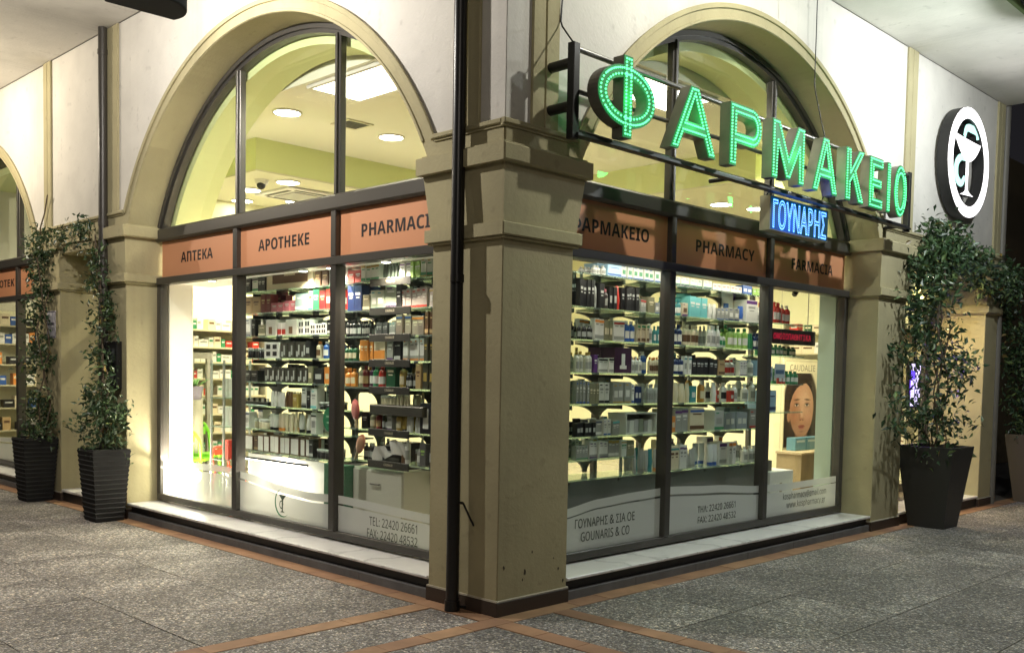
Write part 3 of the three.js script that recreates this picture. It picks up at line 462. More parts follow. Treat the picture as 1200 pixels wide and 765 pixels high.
downlight(1.29, 4.318, -4.57, 16, 'round ceiling light on the high ceiling in the middle left arch pane');
downlight(2.69, 4.318, -4.58, 16, 'round ceiling light on the high ceiling in the right-hand pane of the left arch');
downlight(6.91, 3.928, -2.82, 16, 'round ceiling light left of the blue board, in the right arch');
downlight(7.5, 3.928, -2.62, 0, 'round ceiling light next to the blue board, in the right arch');
downlight(5.0, 3.928, -7.0, 22, 'unseen round ceiling light lighting the deep shop behind the left shelves', 'unseen ceiling lights deep in the shop');  // deep ceiling lights are out of view, placed to light the interior
downlight(7.2, 3.928, -5.0, 22, 'unseen round ceiling light lighting the deep shop behind the right shelves', 'unseen ceiling lights deep in the shop');
downlight(6.5, 4.318, -0.98, 34, 'unseen round ceiling light placed above the portrait poster to light it', 'unseen ceiling lights deep in the shop');  // unseen lamp, placed to light the poster
downlight(4.2, 4.318, -3.0, 22, 'unseen round ceiling light lighting the middle of the shop', 'unseen ceiling lights deep in the shop');
for (const [side, lb] of [['L', 'wide glowing ceiling panel in the top right of the left arch'], ['R', 'wide glowing ceiling panel behind the green letters in the right arch']]) {
  const t = thing('light_panel', lb, 'ceiling light'), s0 = 2.1, s1 = side === 'L' ? 3.55 : 3.75, d0 = -1.47, d1 = -0.92;
  part('diffuser', F(side, s0, s1, 4.29, 4.305, d0, d1), mat.panelGlow, t); part('frame', [F(side, s0 - 0.04, s0 - 0.002, 4.285, 4.318, d0 - 0.04, d1 + 0.04), F(side, s1 + 0.002, s1 + 0.04, 4.285, 4.318, d0 - 0.04, d1 + 0.04), F(side, s0, s1, 4.285, 4.318, d0 - 0.04, d0 - 0.002), F(side, s0, s1, 4.285, 4.318, d1 + 0.002, d1 + 0.04)], mat.white, t);
  const l = new THREE.RectAreaLight(0xfff3d4, 9, side === 'R' ? 1.55 : 0.55, side === 'R' ? 0.55 : 1.55); const [x, , z] = at(side, 3.15, 0, -1.21); l.position.set(x, 4.28, z); l.lookAt(x, 0, z); l.name = 'panel_light'; scene.add(l);
}
{ const c = thing('security_camera', 'small white dome camera under the low ceiling, left arch', 'camera', [2.0, 3.93, -6.25]); const b = new THREE.CylinderGeometry(0.09, 0.075, 0.06, 20); b.translate(0, -0.03, 0); part('base', b, mat.white, c); const d = new THREE.SphereGeometry(0.055, 18, 10); d.translate(-0.02, -0.07, 0.02); part('lens_dome', d, mat.black, c); }
// display spotlights over the left shelves, and the floor lamp behind the frosted film
for (const [s, lb] of [[4.7, 'tiny spotlight at the top of the left pane of the left window'], [3.05, 'tiny spotlight at the top of the middle left pane'], [1.85, 'tiny spotlight above the shelves beside the corner pillar, left window'], [2.62, 'tiny spotlight beside the second mullion, left window']]) {
  const t = thing('display_spotlight', lb, 'spotlight', at('L', s, 2.498, -0.50)); const g = new THREE.CylinderGeometry(0.035, 0.035, 0.012, 18); g.translate(0, -0.007, 0); part('lens', g, mat.lampWarm, t); const r = new THREE.TorusGeometry(0.042, 0.007, 6, 20); r.rotateX(Math.PI / 2); r.translate(0, -0.004, 0); part('rim', r, mat.steel, t);
  const l = new THREE.SpotLight(0xffeed8, 3.2, 0, 1.3, 0.5); l.position.set(-(-0.50), 2.475, -s); l.target.position.set(0.62, 0, -s); l.castShadow = true; l.name = 'display_light'; scene.add(l, l.target);
}
{ const t = thing('floor_lamp', 'glaring white floor lamp behind the frosted strip of the left pane', 'lamp', [0.56, 0.19, -5.18]); part('base', rod([0, 0, 0], [0, 0.02, 0], 0.07, 20), mat.black, t); part('stem', rod([0, 0.02, 0], [0, 0.19, 0], 0.012), mat.black, t); const b = new THREE.SphereGeometry(0.075, 24, 16); b.translate(0, 0.26, 0); part('bulb', b, M(1, 1, 1, 0.4, { emissive: lin(1, 0.93, 0.82), emissiveIntensity: 22 }), t);
  const l = new THREE.PointLight(0xfff0dc, 7); l.position.set(0.56, 0.45, -5.18); l.shadow.radius = 3; l.castShadow = true; l.name = 'floor_lamp_light'; scene.add(l); }

{ const t = thing('unseen_strip_lamp', 'added slim lamp strip hidden behind the transom, brightening the right window goods', 'lamp', [0.9, 2.53, -0.445]); part('housing', B(0, 3.5, 0.005, 0.028, -0.015, 0.02), mat.steel, t); part('tube', B(0.02, 3.48, -0.006, 0.004, -0.012, 0.012), mat.lampWarm, t);  // added strip hidden by the transom to brighten the right shelves
  const l = new THREE.RectAreaLight(0xfff6e0, 13, 3.4, 0.04); l.position.set(2.65, 2.52, -0.445); l.lookAt(2.65, 1.2, -0.85); l.name = 'added_strip_light'; scene.add(l); }
{ const t = thing('display_spotlight', 'unseen small spotlight behind the transom of the right window, aimed at the portrait', 'spotlight', [5.25, 2.54, -0.78]); part('head', rod([0, 0.0, 0], [0.03, -0.02, -0.03], 0.03, 14), mat.black, t); part('lens', rod([0.031, -0.021, -0.031], [0.034, -0.024, -0.034], 0.026, 14), mat.lampWarm, t);  // out of view behind the transom, placed to light the portrait
  const l = new THREE.SpotLight(0xfff0d4, 7, 0, 0.6, 0.6); l.position.set(5.30, 2.50, -0.83); l.target.position.set(6.8, 1.3, -1.5); l.castShadow = true; l.name = 'unseen_portrait_light'; scene.add(l, l.target); }
// ------------------------------------------------------------------ display shelving in the windows
function flare(side, s, y, d, half, drop, thick) {   // bracket that spreads like a tree under a shelf
  const sh = new THREE.Shape(), k = 0.022; sh.moveTo(s - half, y); sh.lineTo(s + half, y); sh.lineTo(s + half, y - 0.012); sh.bezierCurveTo(s + half * 0.4, y - 0.02, s + k, y - drop * 0.45, s + k, y - drop); sh.lineTo(s - k, y - drop); sh.bezierCurveTo(s - k, y - drop * 0.45, s - half * 0.4, y - 0.02, s - half, y - 0.012); sh.closePath();
  return on(side, metres(plate(sh, thick, d, 8)));
}
function shelving(side, label, s0, s1, ups, ys, base, m) {
  const t = thing('display_shelving', label, 'shelving');
  for (const u of ups) part('upright', F(side, u - 0.024, u + 0.024, 0.19, 2.48, -0.965, -0.925), m, t);
  for (const y of ys) { part('shelf', F(side, s0, s1, y - 0.014, y, -0.905, -0.585), mat.shelfGlass, t); for (const u of ups) part('bracket', [flare(side, u, y - 0.016, -0.93, 0.30, 0.165, 0.02), F(side, u - 0.012, u + 0.012, y - 0.05, y - 0.016, -0.92, -0.65)], m, t); }
  if (base) part('base_panel', F(side, s0, s1, 0.2, base, -0.93, -0.66, 0.006), M(0.16, 0.165, 0.155, 0.5), t);
  return t;
}
const RY = [2.42, 2.15, 1.89, 1.625, 1.37, 1.105, 0.765], LY = [2.36, 2.15, 1.925, 1.71, 1.48, 1.25, 1.02, 0.80], LY3 = [2.36, 2.12, 1.90, 1.69, 1.465, 1.11, 0.845];
shelving('R', 'glass shelves on olive uprights filling the right window', 1.05, 4.42, [1.45, 2.1, 2.75, 3.4, 4.05], RY, 0.745, mat.olive);
{ const t = thing('display_shelving', 'short glass shelves left of the portrait poster in the right window', 'shelving'); part('upright', F('R', 4.62, 4.67, 0.19, 2.48, -0.965, -0.925), mat.olive, t); for (const y of [2.17, 1.84, 1.55, 1.26]) { part('shelf', F('R', 4.43, 5.12, y - 0.014, y, -0.905, -0.585), mat.shelfGlass, t); part('bracket', flare('R', 4.645, y - 0.016, -0.93, 0.2, 0.12, 0.02), mat.olive, t); } part('base_panel', F('R', 4.43, 4.72, 0.2, 0.75, -0.93, -0.7), mat.olive, t); }
{ const t = thing('extra_shelf', 'half-length glass shelf with cartons low in the window beside the corner pillar', 'shelf'); part('shelf', F('R', 1.05, 2.22, 0.906, 0.92, -0.905, -0.585), mat.shelfGlass, t); part('bracket', flare('R', 1.95, 0.9, -0.93, 0.24, 0.13, 0.02), mat.olive, t); }
shelving('L', 'glass shelves on dark uprights in the middle of the left window', 2.68, 4.28, [2.85, 3.5, 4.15], LY, 0, mat.dim);
{ const t = shelving('L', 'dark fronted glass shelves beside the corner pillar in the left window', 1.02, 2.52, [1.1, 1.75, 2.45], LY3, 0, mat.dim);
  for (const y of LY3) { const g = part('shelf_front', F('L', 1.62, 2.16, y - 0.05, y + 0.012, -0.58, -0.57, 0.003), M(0.025, 0.024, 0.019, 0.6), t); words('CAUDALIE', 0.12, 0.024, 0xb8b09a, 'L', 1.88, y - 0.018, -0.5685, g); }
  part('curved_shelf', [F('L', 1.45, 2.15, 1.24, 1.325, -0.9, -0.57, 0.01)], M(0.04, 0.038, 0.03, 0.6), t); }

// ------------------------------------------------------------------ products: [window bay, shelf height, "start-end colour kind xcount height" along the wall]
const STOCK = [
  ['R1', 2.42, '1.66-1.82 white bottle x3 .07 | 1.82-2.02 blue-white box x1 .09 | 2.03-2.63 pale box x8 .10'],
  ['R1', 2.15, '1.50-1.67 black box x4 .20 | 1.68-1.74 silver-capped bottle x1 .21 | 1.75-1.81 black box x1 .18 | 1.82-1.87 pink-tipped bottle x1 .15 | 1.88-1.97 black box x2 .17 | 1.97-2.03 red tube x1 .18 | 2.04-2.27 black box x5 .18 | 2.29-2.38 grey box x2 .10 | 2.40-2.49 olive box x1 .13 | 2.50-2.62 grey box x2 .09'],
  ['R1', 1.89, '1.49-1.67 black bottle x5 .11 | 1.68-1.80 white box x2 .16 | 1.80-1.93 olive box x3 .15 | 1.94-2.09 white box x2 .16 | 2.12-2.26 blue bottle x2 .16 | 2.27-2.42 beige box x4 .14 | 2.43-2.49 white bottle x1 .15 | 2.51-2.63 teal bottle x3 .14'],
  ['R1', 1.625, '1.48-1.69 gold-capped bottle x4 .15 | 1.69-1.74 purple box x1 .13 | 1.75-1.94 white box x3 .11 | 1.96-2.20 plum box x1 .20 | 2.21-2.34 white bottle x3 .13 | 2.35-2.43 blue pump x1 .17 | 2.44-2.60 beige bottle x4 .13'],
  ['R1', 1.37, '1.49-1.63 grey box x5 .17 | 1.64-1.76 olive box x3 .15 | 1.77-1.91 white box x2 .16 | 1.93-2.19 grey box x3 .16 | 2.20-2.24 white box x1 .15 | 2.25-2.35 navy box x2 .13 | 2.37-2.61 silver-capped bottle x6 .15'],
  ['R1', 1.105, '1.49-1.73 black box x5 .10 | 1.74-1.82 grey box x1 .12 | 1.83-1.92 white box x2 .12 | 1.94-2.05 grey box x2 .11 | 2.12-2.58 glass case x1 .165 | 2.59-2.68 pale bottle x2 .13'],
  ['R1', 0.92, '1.48-1.64 grey box x4 .10 | 1.65-1.89 white box x4 .125 | 1.90-2.05 grey box x3 .13 | 2.06-2.15 pale box x2 .13 | 2.16-2.27 olive box x2 .12'],
  ['R1', 0.765, '2.28-2.47 silver tube x4 .18 | 2.48-2.54 teal tube x1 .18 | 2.55-2.64 orange-capped tube x2 .18'],
  ['R2', 2.42, '2.80-3.37 pale box x8 .07 | 3.40-3.91 red-topped box x7 .06 | 3.92-4.11 blue box x2 .08 | 4.12-4.31 lime box x3 .06'],
  ['R2', 2.15, '2.79-2.90 teal bottle x2 .13 | 2.91-3.00 beige box x1 .11 | 3.01-3.33 turquoise box x3 .17 | 3.34-3.47 white tube x3 .13 | 3.47-3.67 grey box x3 .10 | 3.68-3.87 grey box x2 .11 | 3.88-3.95 blue tube x1 .14 | 3.98-4.19 white box x1 .20 | 4.21-4.30 white bottle x2 .15'],
  ['R2', 1.89, '2.80-2.94 navy bottle x2 .17 | 2.95-3.21 cream bottle x4 .17 | 3.34-3.54 white bottle x4 .18 | 3.55-3.68 pale bottle x2 .12 | 3.70-4.05 lime bottle x4 .18 | 4.06-4.17 green tube x2 .14 | 4.18-4.32 navy bottle x2 .15'],
  ['R2', 1.625, '2.81-2.97 navy pump x2 .15 | 2.98-3.07 white box x2 .15 | 3.08-3.51 black box x6 .14 | 3.52-3.64 tan box x1 .13 | 3.65-3.85 red-topped bottle x3 .14 | 3.90-4.06 white box x3 .13 | 4.09-4.20 white pump x1 .15 | 4.21-4.38 light-blue box x1 .14'],
  ['R2', 1.37, '2.77-3.09 cream tube x5 .16 | 3.10-3.19 teal box x1 .14 | 3.25-3.38 amber pump x1 .19 | 3.45-3.57 white tube x1 .17 | 3.58-3.73 black-banded bottle x1 .17 | 3.74-3.81 red box x1 .10 | 3.82-3.92 white pump x1 .16 | 3.97-4.09 white bottle x1 .16 | 4.11-4.26 white pump x1 .18'],
  ['R2', 1.105, '2.78-2.84 orange box x1 .13 | 2.85-3.06 grey box x2 .19 | 3.07-3.30 cream box x1 .20 | 3.49-3.65 silver box x1 .17 | 3.66-4.09 slate box x4 .15 | 4.11-4.34 grey box x2 .17'],
  ['R2', 0.765, '2.78-2.92 cream box x2 .19 | 2.93-3.05 white box x2 .20 | 3.06-3.22 silver tube x3 .16 | 3.42-3.60 blue-topped tube x2 .19 | 3.61-3.74 white box x1 .20 | 3.75-3.87 white box x2 .19 | 4.06-4.31 white pump x3 .15'],
  ['R3', 2.17, '4.53-4.70 red bottle x3 .19 | 4.71-4.90 red pump x2 .18'],
  ['R3', 1.84, '4.54-4.79 green bottle x3 .10 | 4.79-5.04 dark-green bottle x3 .09'],
  ['R3', 1.55, '4.71-4.83 red bottle x2 .12 | 4.85-5.08 green bottle x3 .12'],
  ['R3', 1.26, '4.49-4.64 light-blue box x1 .20'],
  ['L2', 2.36, '2.77-2.84 grey box x1 .12 | 2.85-3.04 brown box x2 .13 | 3.06-3.88 beige case x1 .17 | 3.88-4.03 black box x2 .12 | 4.03-4.15 pale box x1 .12 | 4.16-4.29 black box x1 .12'],
  ['L2', 2.15, '2.77-2.86 red box x1 .16 | 2.87-2.97 maroon box x1 .16 | 2.98-3.08 green box x1 .17 | 3.09-3.16 cream box x1 .16 | 3.16-3.36 teal-grey box x1 .14 | 3.37-3.56 pink box x2 .09 | 3.57-3.78 pink box x2 .08 | 3.79-3.97 maroon box x2 .16 | 3.98-4.28 tan box x2 .15'],
  ['L2', 1.925, '2.77-2.84 black box x1 .12 | 2.85-3.10 checked box x3 .09 | 3.11-3.31 checked box x2 .13 | 3.32-3.53 windowed box x1 .14 | 3.54-3.67 white-red box x2 .11 | 3.68-3.86 windowed box x1 .14 | 3.88-4.01 olive box x1 .10 | 4.07-4.14 black box x1 .15 | 4.15-4.28 white box x1 .16'],
  ['L2', 1.71, '2.84-2.92 blue bottle x1 .14 | 2.93-3.09 beige bottle x1 .14 | 3.10-3.18 black box x1 .14 | 3.18-3.38 gift box x2 .14 | 3.39-3.61 gift box x2 .14 | 3.62-3.89 checked box x1 .14 | 3.91-4.22 black jar x5 .09'],
  ['L2', 1.48, '2.79-2.88 orange box x1 .14 | 2.89-3.06 black box x1 .13 | 3.07-3.14 olive box x1 .14 | 3.15-3.33 gift box x2 .13 | 3.34-3.52 gift box x2 .13 | 3.53-3.70 gift box x2 .13 | 3.71-3.91 gift box x2 .13 | 4.02-4.28 black box x2 .10'],
  ['L2', 1.25, '2.82-2.96 black jar x2 .06 | 3.00-3.10 white box x1 .17 | 3.11-3.17 black box x1 .15 | 3.18-3.26 white box x1 .17 | 3.31-3.39 gold box x1 .12 | 3.41-3.55 brown tube x3 .13 | 3.56-3.78 white tube x5 .13 | 3.83-4.28 black tray x1 .06'],
  ['L2', 1.02, '3.01-3.10 white box x1 .17 | 3.11-3.21 black-capped tube x1 .16 | 3.24-3.34 black-capped tube x1 .15 | 3.35-3.52 cream tube x4 .15 | 3.53-3.66 beige tube x3 .15 | 3.67-3.84 black-capped tube x2 .14 | 3.85-4.10 cream jar x3 .09 | 4.19-4.29 white box x1 .14'],
  ['L2', 0.8, '2.81-3.02 black jar x3 .08 | 3.04-3.11 black box x1 .15 | 3.11-3.26 white-fronted box x2 .15 | 3.28-3.52 white-fronted box x3 .15 | 3.53-3.78 white-fronted box x3 .15 | 3.79-4.00 white-fronted box x2 .14 | 4.01-4.08 brown box x1 .13 | 4.10-4.26 white-fronted box x2 .13'],
  ['L3', 2.36, '1.41-1.55 pale box x2 .14 | 1.56-1.68 lime box x3 .12 | 1.69-1.82 white box x2 .12 | 1.84-2.07 green-black tube x6 .13 | 2.09-2.34 pale box x4 .13 | 2.35-2.55 red box x2 .10 | 2.56-2.61 white box x1 .12'],
  ['L3', 2.12, '1.40-1.45 mauve box x1 .14 | 1.47-1.82 mauve box x5 .14 | 1.79-1.86 black box x1 .18 | 1.86-2.01 sage box x1 .18 | 2.02-2.22 sage box x2 .15 | 2.23-2.32 olive box x1 .12 | 2.35-2.55 navy box x2 .20'],
  ['L3', 1.9, '1.40-1.49 brown box x2 .17 | 1.50-1.67 taupe box x2 .14 | 1.68-1.86 taupe box x2 .15 | 1.87-1.96 grey box x2 .10 | 1.97-2.14 silver-striped box x4 .10 | 2.22-2.36 black pump x3 .12 | 2.37-2.57 black pump x4 .13'],
  ['L3', 1.69, '1.40-1.50 dark-olive box x2 .17 | 1.51-1.76 white box x4 .17 | 1.79-1.89 black box x2 .16 | 1.90-1.98 grey box x1 .17 | 2.00-2.17 orange-white box x3 .16 | 2.18-2.36 orange box x3 .16 | 2.41-2.59 dark-green bottle x3 .12'],
  ['L3', 1.465, '1.39-1.52 dark-olive box x2 .19 | 1.53-1.60 tan box x1 .19 | 1.61-1.73 black bottle x3 .12 | 1.74-1.85 gold bottle x1 .18 | 1.86-1.99 dark-green box x1 .19 | 2.01-2.09 red bottle x1 .17 | 2.10-2.17 green bottle x1 .17 | 2.17-2.24 plum bottle x1 .17 | 2.25-2.32 maroon bottle x1 .17 | 2.32-2.40 olive bottle x1 .17 | 2.44-2.58 orange bottle x2 .14'],
  ['L3', 1.325, '1.69-1.85 cream tube x4 .08 | 1.87-2.07 cream jar x6 .07'],
  ['L3', 1.11, '1.39-1.54 black-framed box x1 .22 | 1.55-1.74 white tube x4 .12 | 1.74-1.80 gold tube x1 .12 | 1.80-1.88 gold bottle x1 .15 | 1.89-1.96 grey box x1 .14 | 1.97-2.04 black bottle x2 .13 | 2.08-2.15 maroon bottle x1 .14 | 2.16-2.22 olive bottle x1 .14 | 2.23-2.32 black box x1 .13'],
  ['L3', 0.845, '1.38-1.45 black pump x1 .2 | 1.46-1.54 yellow-labelled box x1 .16 | 1.55-1.61 grey bottle x1 .14 | 1.67-1.72 white pump x1 .20 | 1.73-1.80 brown jar x1 .10 | 1.81-2.04 black box x1 .12 | 2.15-2.31 black bottle x3 .13'],
];
const COLORS = { white: [0.72, 0.71, 0.67], pale: [0.60, 0.62, 0.56], cream: [0.70, 0.62, 0.44], beige: [0.58, 0.50, 0.36], grey: [0.32, 0.325, 0.30], silver: [0.45, 0.46, 0.44], slate: [0.26, 0.30, 0.32], black: [0.015, 0.015, 0.016], olive: [0.22, 0.21, 0.13], 'dark-olive': [0.075, 0.07, 0.045], navy: [0.018, 0.035, 0.12], blue: [0.03, 0.10, 0.36], 'light-blue': [0.30, 0.45, 0.60], 'blue-white': [0.35, 0.55, 0.75], 'blue-topped': [0.68, 0.70, 0.70], teal: [0.05, 0.26, 0.28], turquoise: [0.16, 0.50, 0.52], 'teal-grey': [0.24, 0.33, 0.32], green: [0.04, 0.24, 0.10], 'dark-green': [0.02, 0.09, 0.04], lime: [0.36, 0.58, 0.14], sage: [0.35, 0.40, 0.30], red: [0.52, 0.045, 0.03], 'red-topped': [0.66, 0.62, 0.56], maroon: [0.20, 0.03, 0.03], plum: [0.055, 0.018, 0.05], purple: [0.10, 0.03, 0.16], pink: [0.62, 0.20, 0.24], mauve: [0.46, 0.40, 0.37], orange: [0.68, 0.25, 0.05], amber: [0.50, 0.24, 0.05], gold: [0.42, 0.30, 0.08], tan: [0.52, 0.36, 0.18], brown: [0.13, 0.07, 0.035], taupe: [0.36, 0.30, 0.24], 'green-black': [0.06, 0.08, 0.06], checked: [0.72, 0.71, 0.67], windowed: [0.50, 0.48, 0.42], gift: [0.05, 0.045, 0.035], 'white-red': [0.72, 0.66, 0.62], 'white-fronted': [0.16, 0.08, 0.05], 'orange-white': [0.66, 0.55, 0.40], 'silver-striped': [0.08, 0.08, 0.08], 'black-framed': [0.02, 0.02, 0.025], 'black-capped': [0.66, 0.66, 0.60], 'gold-capped': [0.62, 0.60, 0.52], 'silver-capped': [0.40, 0.42, 0.40], 'orange-capped': [0.42, 0.42, 0.38], 'pink-tipped': [0.05, 0.04, 0.04], 'black-banded': [0.70, 0.69, 0.65], 'yellow-labelled': [0.10, 0.10, 0.10], flat: [0.02, 0.02, 0.02] };
const PRINT = { black: 'silver', white: 'grey', pale: 'green', cream: 'brown', beige: 'brown', grey: 'white', silver: 'grey', slate: 'pale', olive: 'cream', 'dark-olive': 'gold', navy: 'white', blue: 'white', teal: 'white', turquoise: 'white', 'teal-grey': 'white', green: 'white', 'dark-green': 'cream', lime: 'white', sage: 'white', red: 'white', maroon: 'tan', plum: 'white', purple: 'white', pink: 'white', mauve: 'white', orange: 'cream', amber: 'cream', gold: 'cream', tan: 'brown', brown: 'tan', taupe: 'cream', 'green-black': 'pale', checked: 'black', windowed: 'brown', gift: 'silver', 'white-red': 'red', 'white-fronted': 'white', 'orange-white': 'orange', 'silver-striped': 'silver', 'black-framed': 'white', 'red-topped': 'red', 'blue-topped': 'blue', 'light-blue': 'navy', 'blue-white': 'blue', 'yellow-labelled': 'lime', 'black-banded': 'black' };
const CAP = { 'silver-capped': 'silver', 'gold-capped': 'gold', 'black-capped': 'black', 'orange-capped': 'orange', 'red-topped': 'red', 'blue-topped': 'blue', 'pink-tipped': 'pink', black: 'silver', white: 'white', navy: 'navy', blue: 'white', lime: 'green', cream: 'cream', beige: 'orange', teal: 'teal', red: 'red', green: 'green', amber: 'white', silver: 'grey', 'black-banded': 'white', pale: 'lime', gold: 'black', olive: 'olive', maroon: 'maroon', plum: 'plum', orange: 'orange', 'dark-green': 'black', brown: 'brown', grey: 'black' };
const pm = {}; const paint = (c, gloss = 0.42) => pm[c + gloss] ??= M(...(COLORS[c] || [0.5, 0.5, 0.5]), gloss);
const geoCache = {}; const once = (key, make) => geoCache[key] ??= make();
const ACCENT = ['blue', 'red', 'green', 'teal', 'gold', 'purple', 'navy', 'orange', 'black', 'turquoise'];
function product(kind, color, w, h, dep) {
  const o = new THREE.Group(); const q = (v) => v.toFixed(3), key = [kind, color, q(w), q(h)].join();
  if (kind === 'box') {
    part('carton', once(key, () => B(-w / 2, w / 2, 0, h, -dep, 0, Math.min(0.0016, w / 12))), paint(color), o);
    const c = PRINT[color] || 'grey', P = (x0, x1, y0, y1) => B(w * x0, w * x1, h * y0, h * y1, 0.0003, 0.0014);
    const quad = color === 'checked' ? [P(-0.36, -0.08, 0.58, 0.86), P(0.08, 0.36, 0.58, 0.86), P(-0.36, -0.08, 0.14, 0.42), P(0.08, 0.36, 0.14, 0.42)] : color === 'windowed' ? [P(-0.2, 0.12, 0.1, 0.55)] : color === 'gift' ? [P(-0.3, 0.0, 0.1, 0.42), P(0.08, 0.3, 0.2, 0.8)] : color === 'white-fronted' ? [P(-0.44, 0.44, 0.06, 0.95)] : color === 'black-framed' ? [P(-0.22, 0.22, 0.16, 0.82)] : color === 'orange-white' || color === 'white-red' ? [P(-0.5, 0.5, 0.1, 0.5)] : color === 'plum' ? [P(-0.1, 0.1, 0.2, 0.75), P(-0.2, 0.2, 0.16, 0.3)] : rnd() < 0.5 ? [P(-0.32, 0.32, 0.62, 0.72), P(-0.22, 0.22, 0.5, 0.55)] : rnd() < 0.5 ? [P(-0.5, 0.5, 0.08, 0.24), P(-0.3, 0.3, 0.7, 0.76)] : [P(-0.3, 0.3, 0.3, 0.62)];
    part('print', quad, paint(c), o);
    if (['white', 'pale', 'grey', 'silver', 'cream', 'beige', 'sage', 'mauve', 'taupe'].includes(color)) { const ac = ACCENT[Math.floor(rnd() * ACCENT.length)]; part('colour_band', rnd() < 0.5 ? P(-0.497, 0.497, 0.82, rr(0.88, 0.97)) : [P(-0.497, 0.497, 0.03, rr(0.08, 0.16)), P(-0.34, rr(-0.1, 0.2), 0.84, 0.9)], paint(ac), o); }
  } else if (kind === 'case') {
    part('shell', [B(-w / 2, w / 2, 0, h, -dep, -dep + 0.012), B(-w / 2, w / 2, 0, 0.01, -dep + 0.012, 0), B(-w / 2, w / 2, h - 0.01, h, -dep + 0.012, 0), B(-w / 2, -w / 2 + 0.01, 0.01, h - 0.01, -dep + 0.012, 0), B(w / 2 - 0.01, w / 2, 0.01, h - 0.01, -dep + 0.012, 0)], paint(color === 'glass' ? 'pale' : 'cream'), o);
    if (color === 'beige') { part('front_label', B(-w * 0.36, w * 0.40, h * 0.3, h * 0.88, 0.0, 0.004), paint('brown'), o); part('print', B(-w * 0.1, w * 0.14, h * 0.66, h * 0.78, 0.0042, 0.005), paint('cream'), o); part('front', B(-w / 2 + 0.01, w / 2 - 0.01, 0.01, h - 0.01, -0.012, -0.001), paint('cream'), o); }
    else for (let k = 0; k < 6; k++) { const a = -w / 2 + 0.02 + (w - 0.04) * k / 6, b = a + (w - 0.04) / 6 - 0.004; part('carton', B(a, b, 0.011, h * rr(0.55, 0.72), -dep * 0.6, -0.03, 0.001), paint(['grey', 'pale', 'silver', 'sage'][k % 4]), o); }
  } else if (kind === 'tray') { part('tray', [B(-w / 2, w / 2, 0, h * 0.5, -dep, 0, 0.003)], paint('black'), o); for (let k = 0; k < 8; k++) part('item', rod([-w * 0.42 + w * 0.84 * k / 7, h * 0.5, -0.03], [-w * 0.42 + w * 0.84 * k / 7, h, -0.03], 0.012, 8), paint(k % 2 ? 'silver' : 'black'), o); }
  else {
    const r = Math.min(w / 2, kind === 'jar' ? 0.05 : 0.036) * 0.96, tubeLike = kind === 'tube', capH = kind === 'jar' ? h * 0.3 : tubeLike ? h * 0.16 : h * 0.18, bh = h - capH;
    const prof = tubeLike ? [[0, 0], [r * 0.72, 0], [r * 0.74, capH], [r, bh * 0.5], [r, h], [0, h]] : kind === 'jar' ? [[0, 0], [r * 0.95, 0], [r, 0.004], [r, bh], [0, bh]] : [[0, 0], [r * 0.92, 0], [r, 0.006], [r, bh * 0.80], [r * 0.9, bh * 0.9], [r * 0.42, bh], [r * 0.42, bh + 0.004], [0, bh + 0.004]];
    const lathe = (p) => { const g = new THREE.LatheGeometry(p.map(([x, y]) => new THREE.Vector2(x, y)), 14); if (tubeLike) { const a = g.attributes.position; for (let i = 0; i < a.count; i++) { const t = a.getY(i) / h; a.setZ(i, a.getZ(i) * (1 - 0.85 * Math.max(0, t - 0.25) / 0.75)); } g.computeVertexNormals(); } g.translate(0, 0, -r); return g; };
    part('body', once(key + 'b', () => lathe(prof)), paint(color, 0.3), o);
    const cc = paint(CAP[color] || 'white', 0.35);
    if (kind === 'jar') part('lid', once(key + 'c', () => lathe([[0, bh], [r * 1.03, bh], [r * 1.03, h], [0, h]])), paint(color === 'black' ? 'silver' : color === 'cream' ? 'white' : 'silver', 0.35), o);
    else if (tubeLike) part('cap', once(key + 'c', () => { const g = new THREE.CylinderGeometry(r * 0.76, r * 0.78, capH, 14); g.translate(0, capH / 2 + 0.0005, -r); return g; }), cc, o);
    else if (kind === 'pump') part('pump_head', once(key + 'c', () => [rod([0, bh, -r], [0, h - 0.012, -r], r * 0.22, 8), rod([0, bh, -r], [0, bh + capH * 0.4, -r], r * 0.46, 10), B(-r * 0.9, r * 0.35, h - 0.014, h, -r - 0.008, -r + 0.008, 0.002)].map(clean).reduce((a, g) => (a.push(g), a), [])), paint(color === 'black' || color === 'navy' ? 'black' : 'white', 0.35), o);
    else part('cap', once(key + 'c', () => lathe([[0, bh + 0.004], [r * 0.5, bh + 0.004], [r * 0.5, h - 0.002], [r * 0.46, h], [0, h]])), cc, o);
    if (!tubeLike && kind !== 'jar') part('label', once(key + 'l', () => { const g = new THREE.CylinderGeometry(r + 0.0006, r + 0.0006, bh * 0.42, 14, 1, true, -1.2, 2.4); g.translate(0, bh * 0.42, -r); return g; }), paint(PRINT[color] || (color.startsWith('black') || color === 'maroon' || color === 'plum' || color === 'red' ? 'cream' : 'grey')), o);
  }
  return o;
}
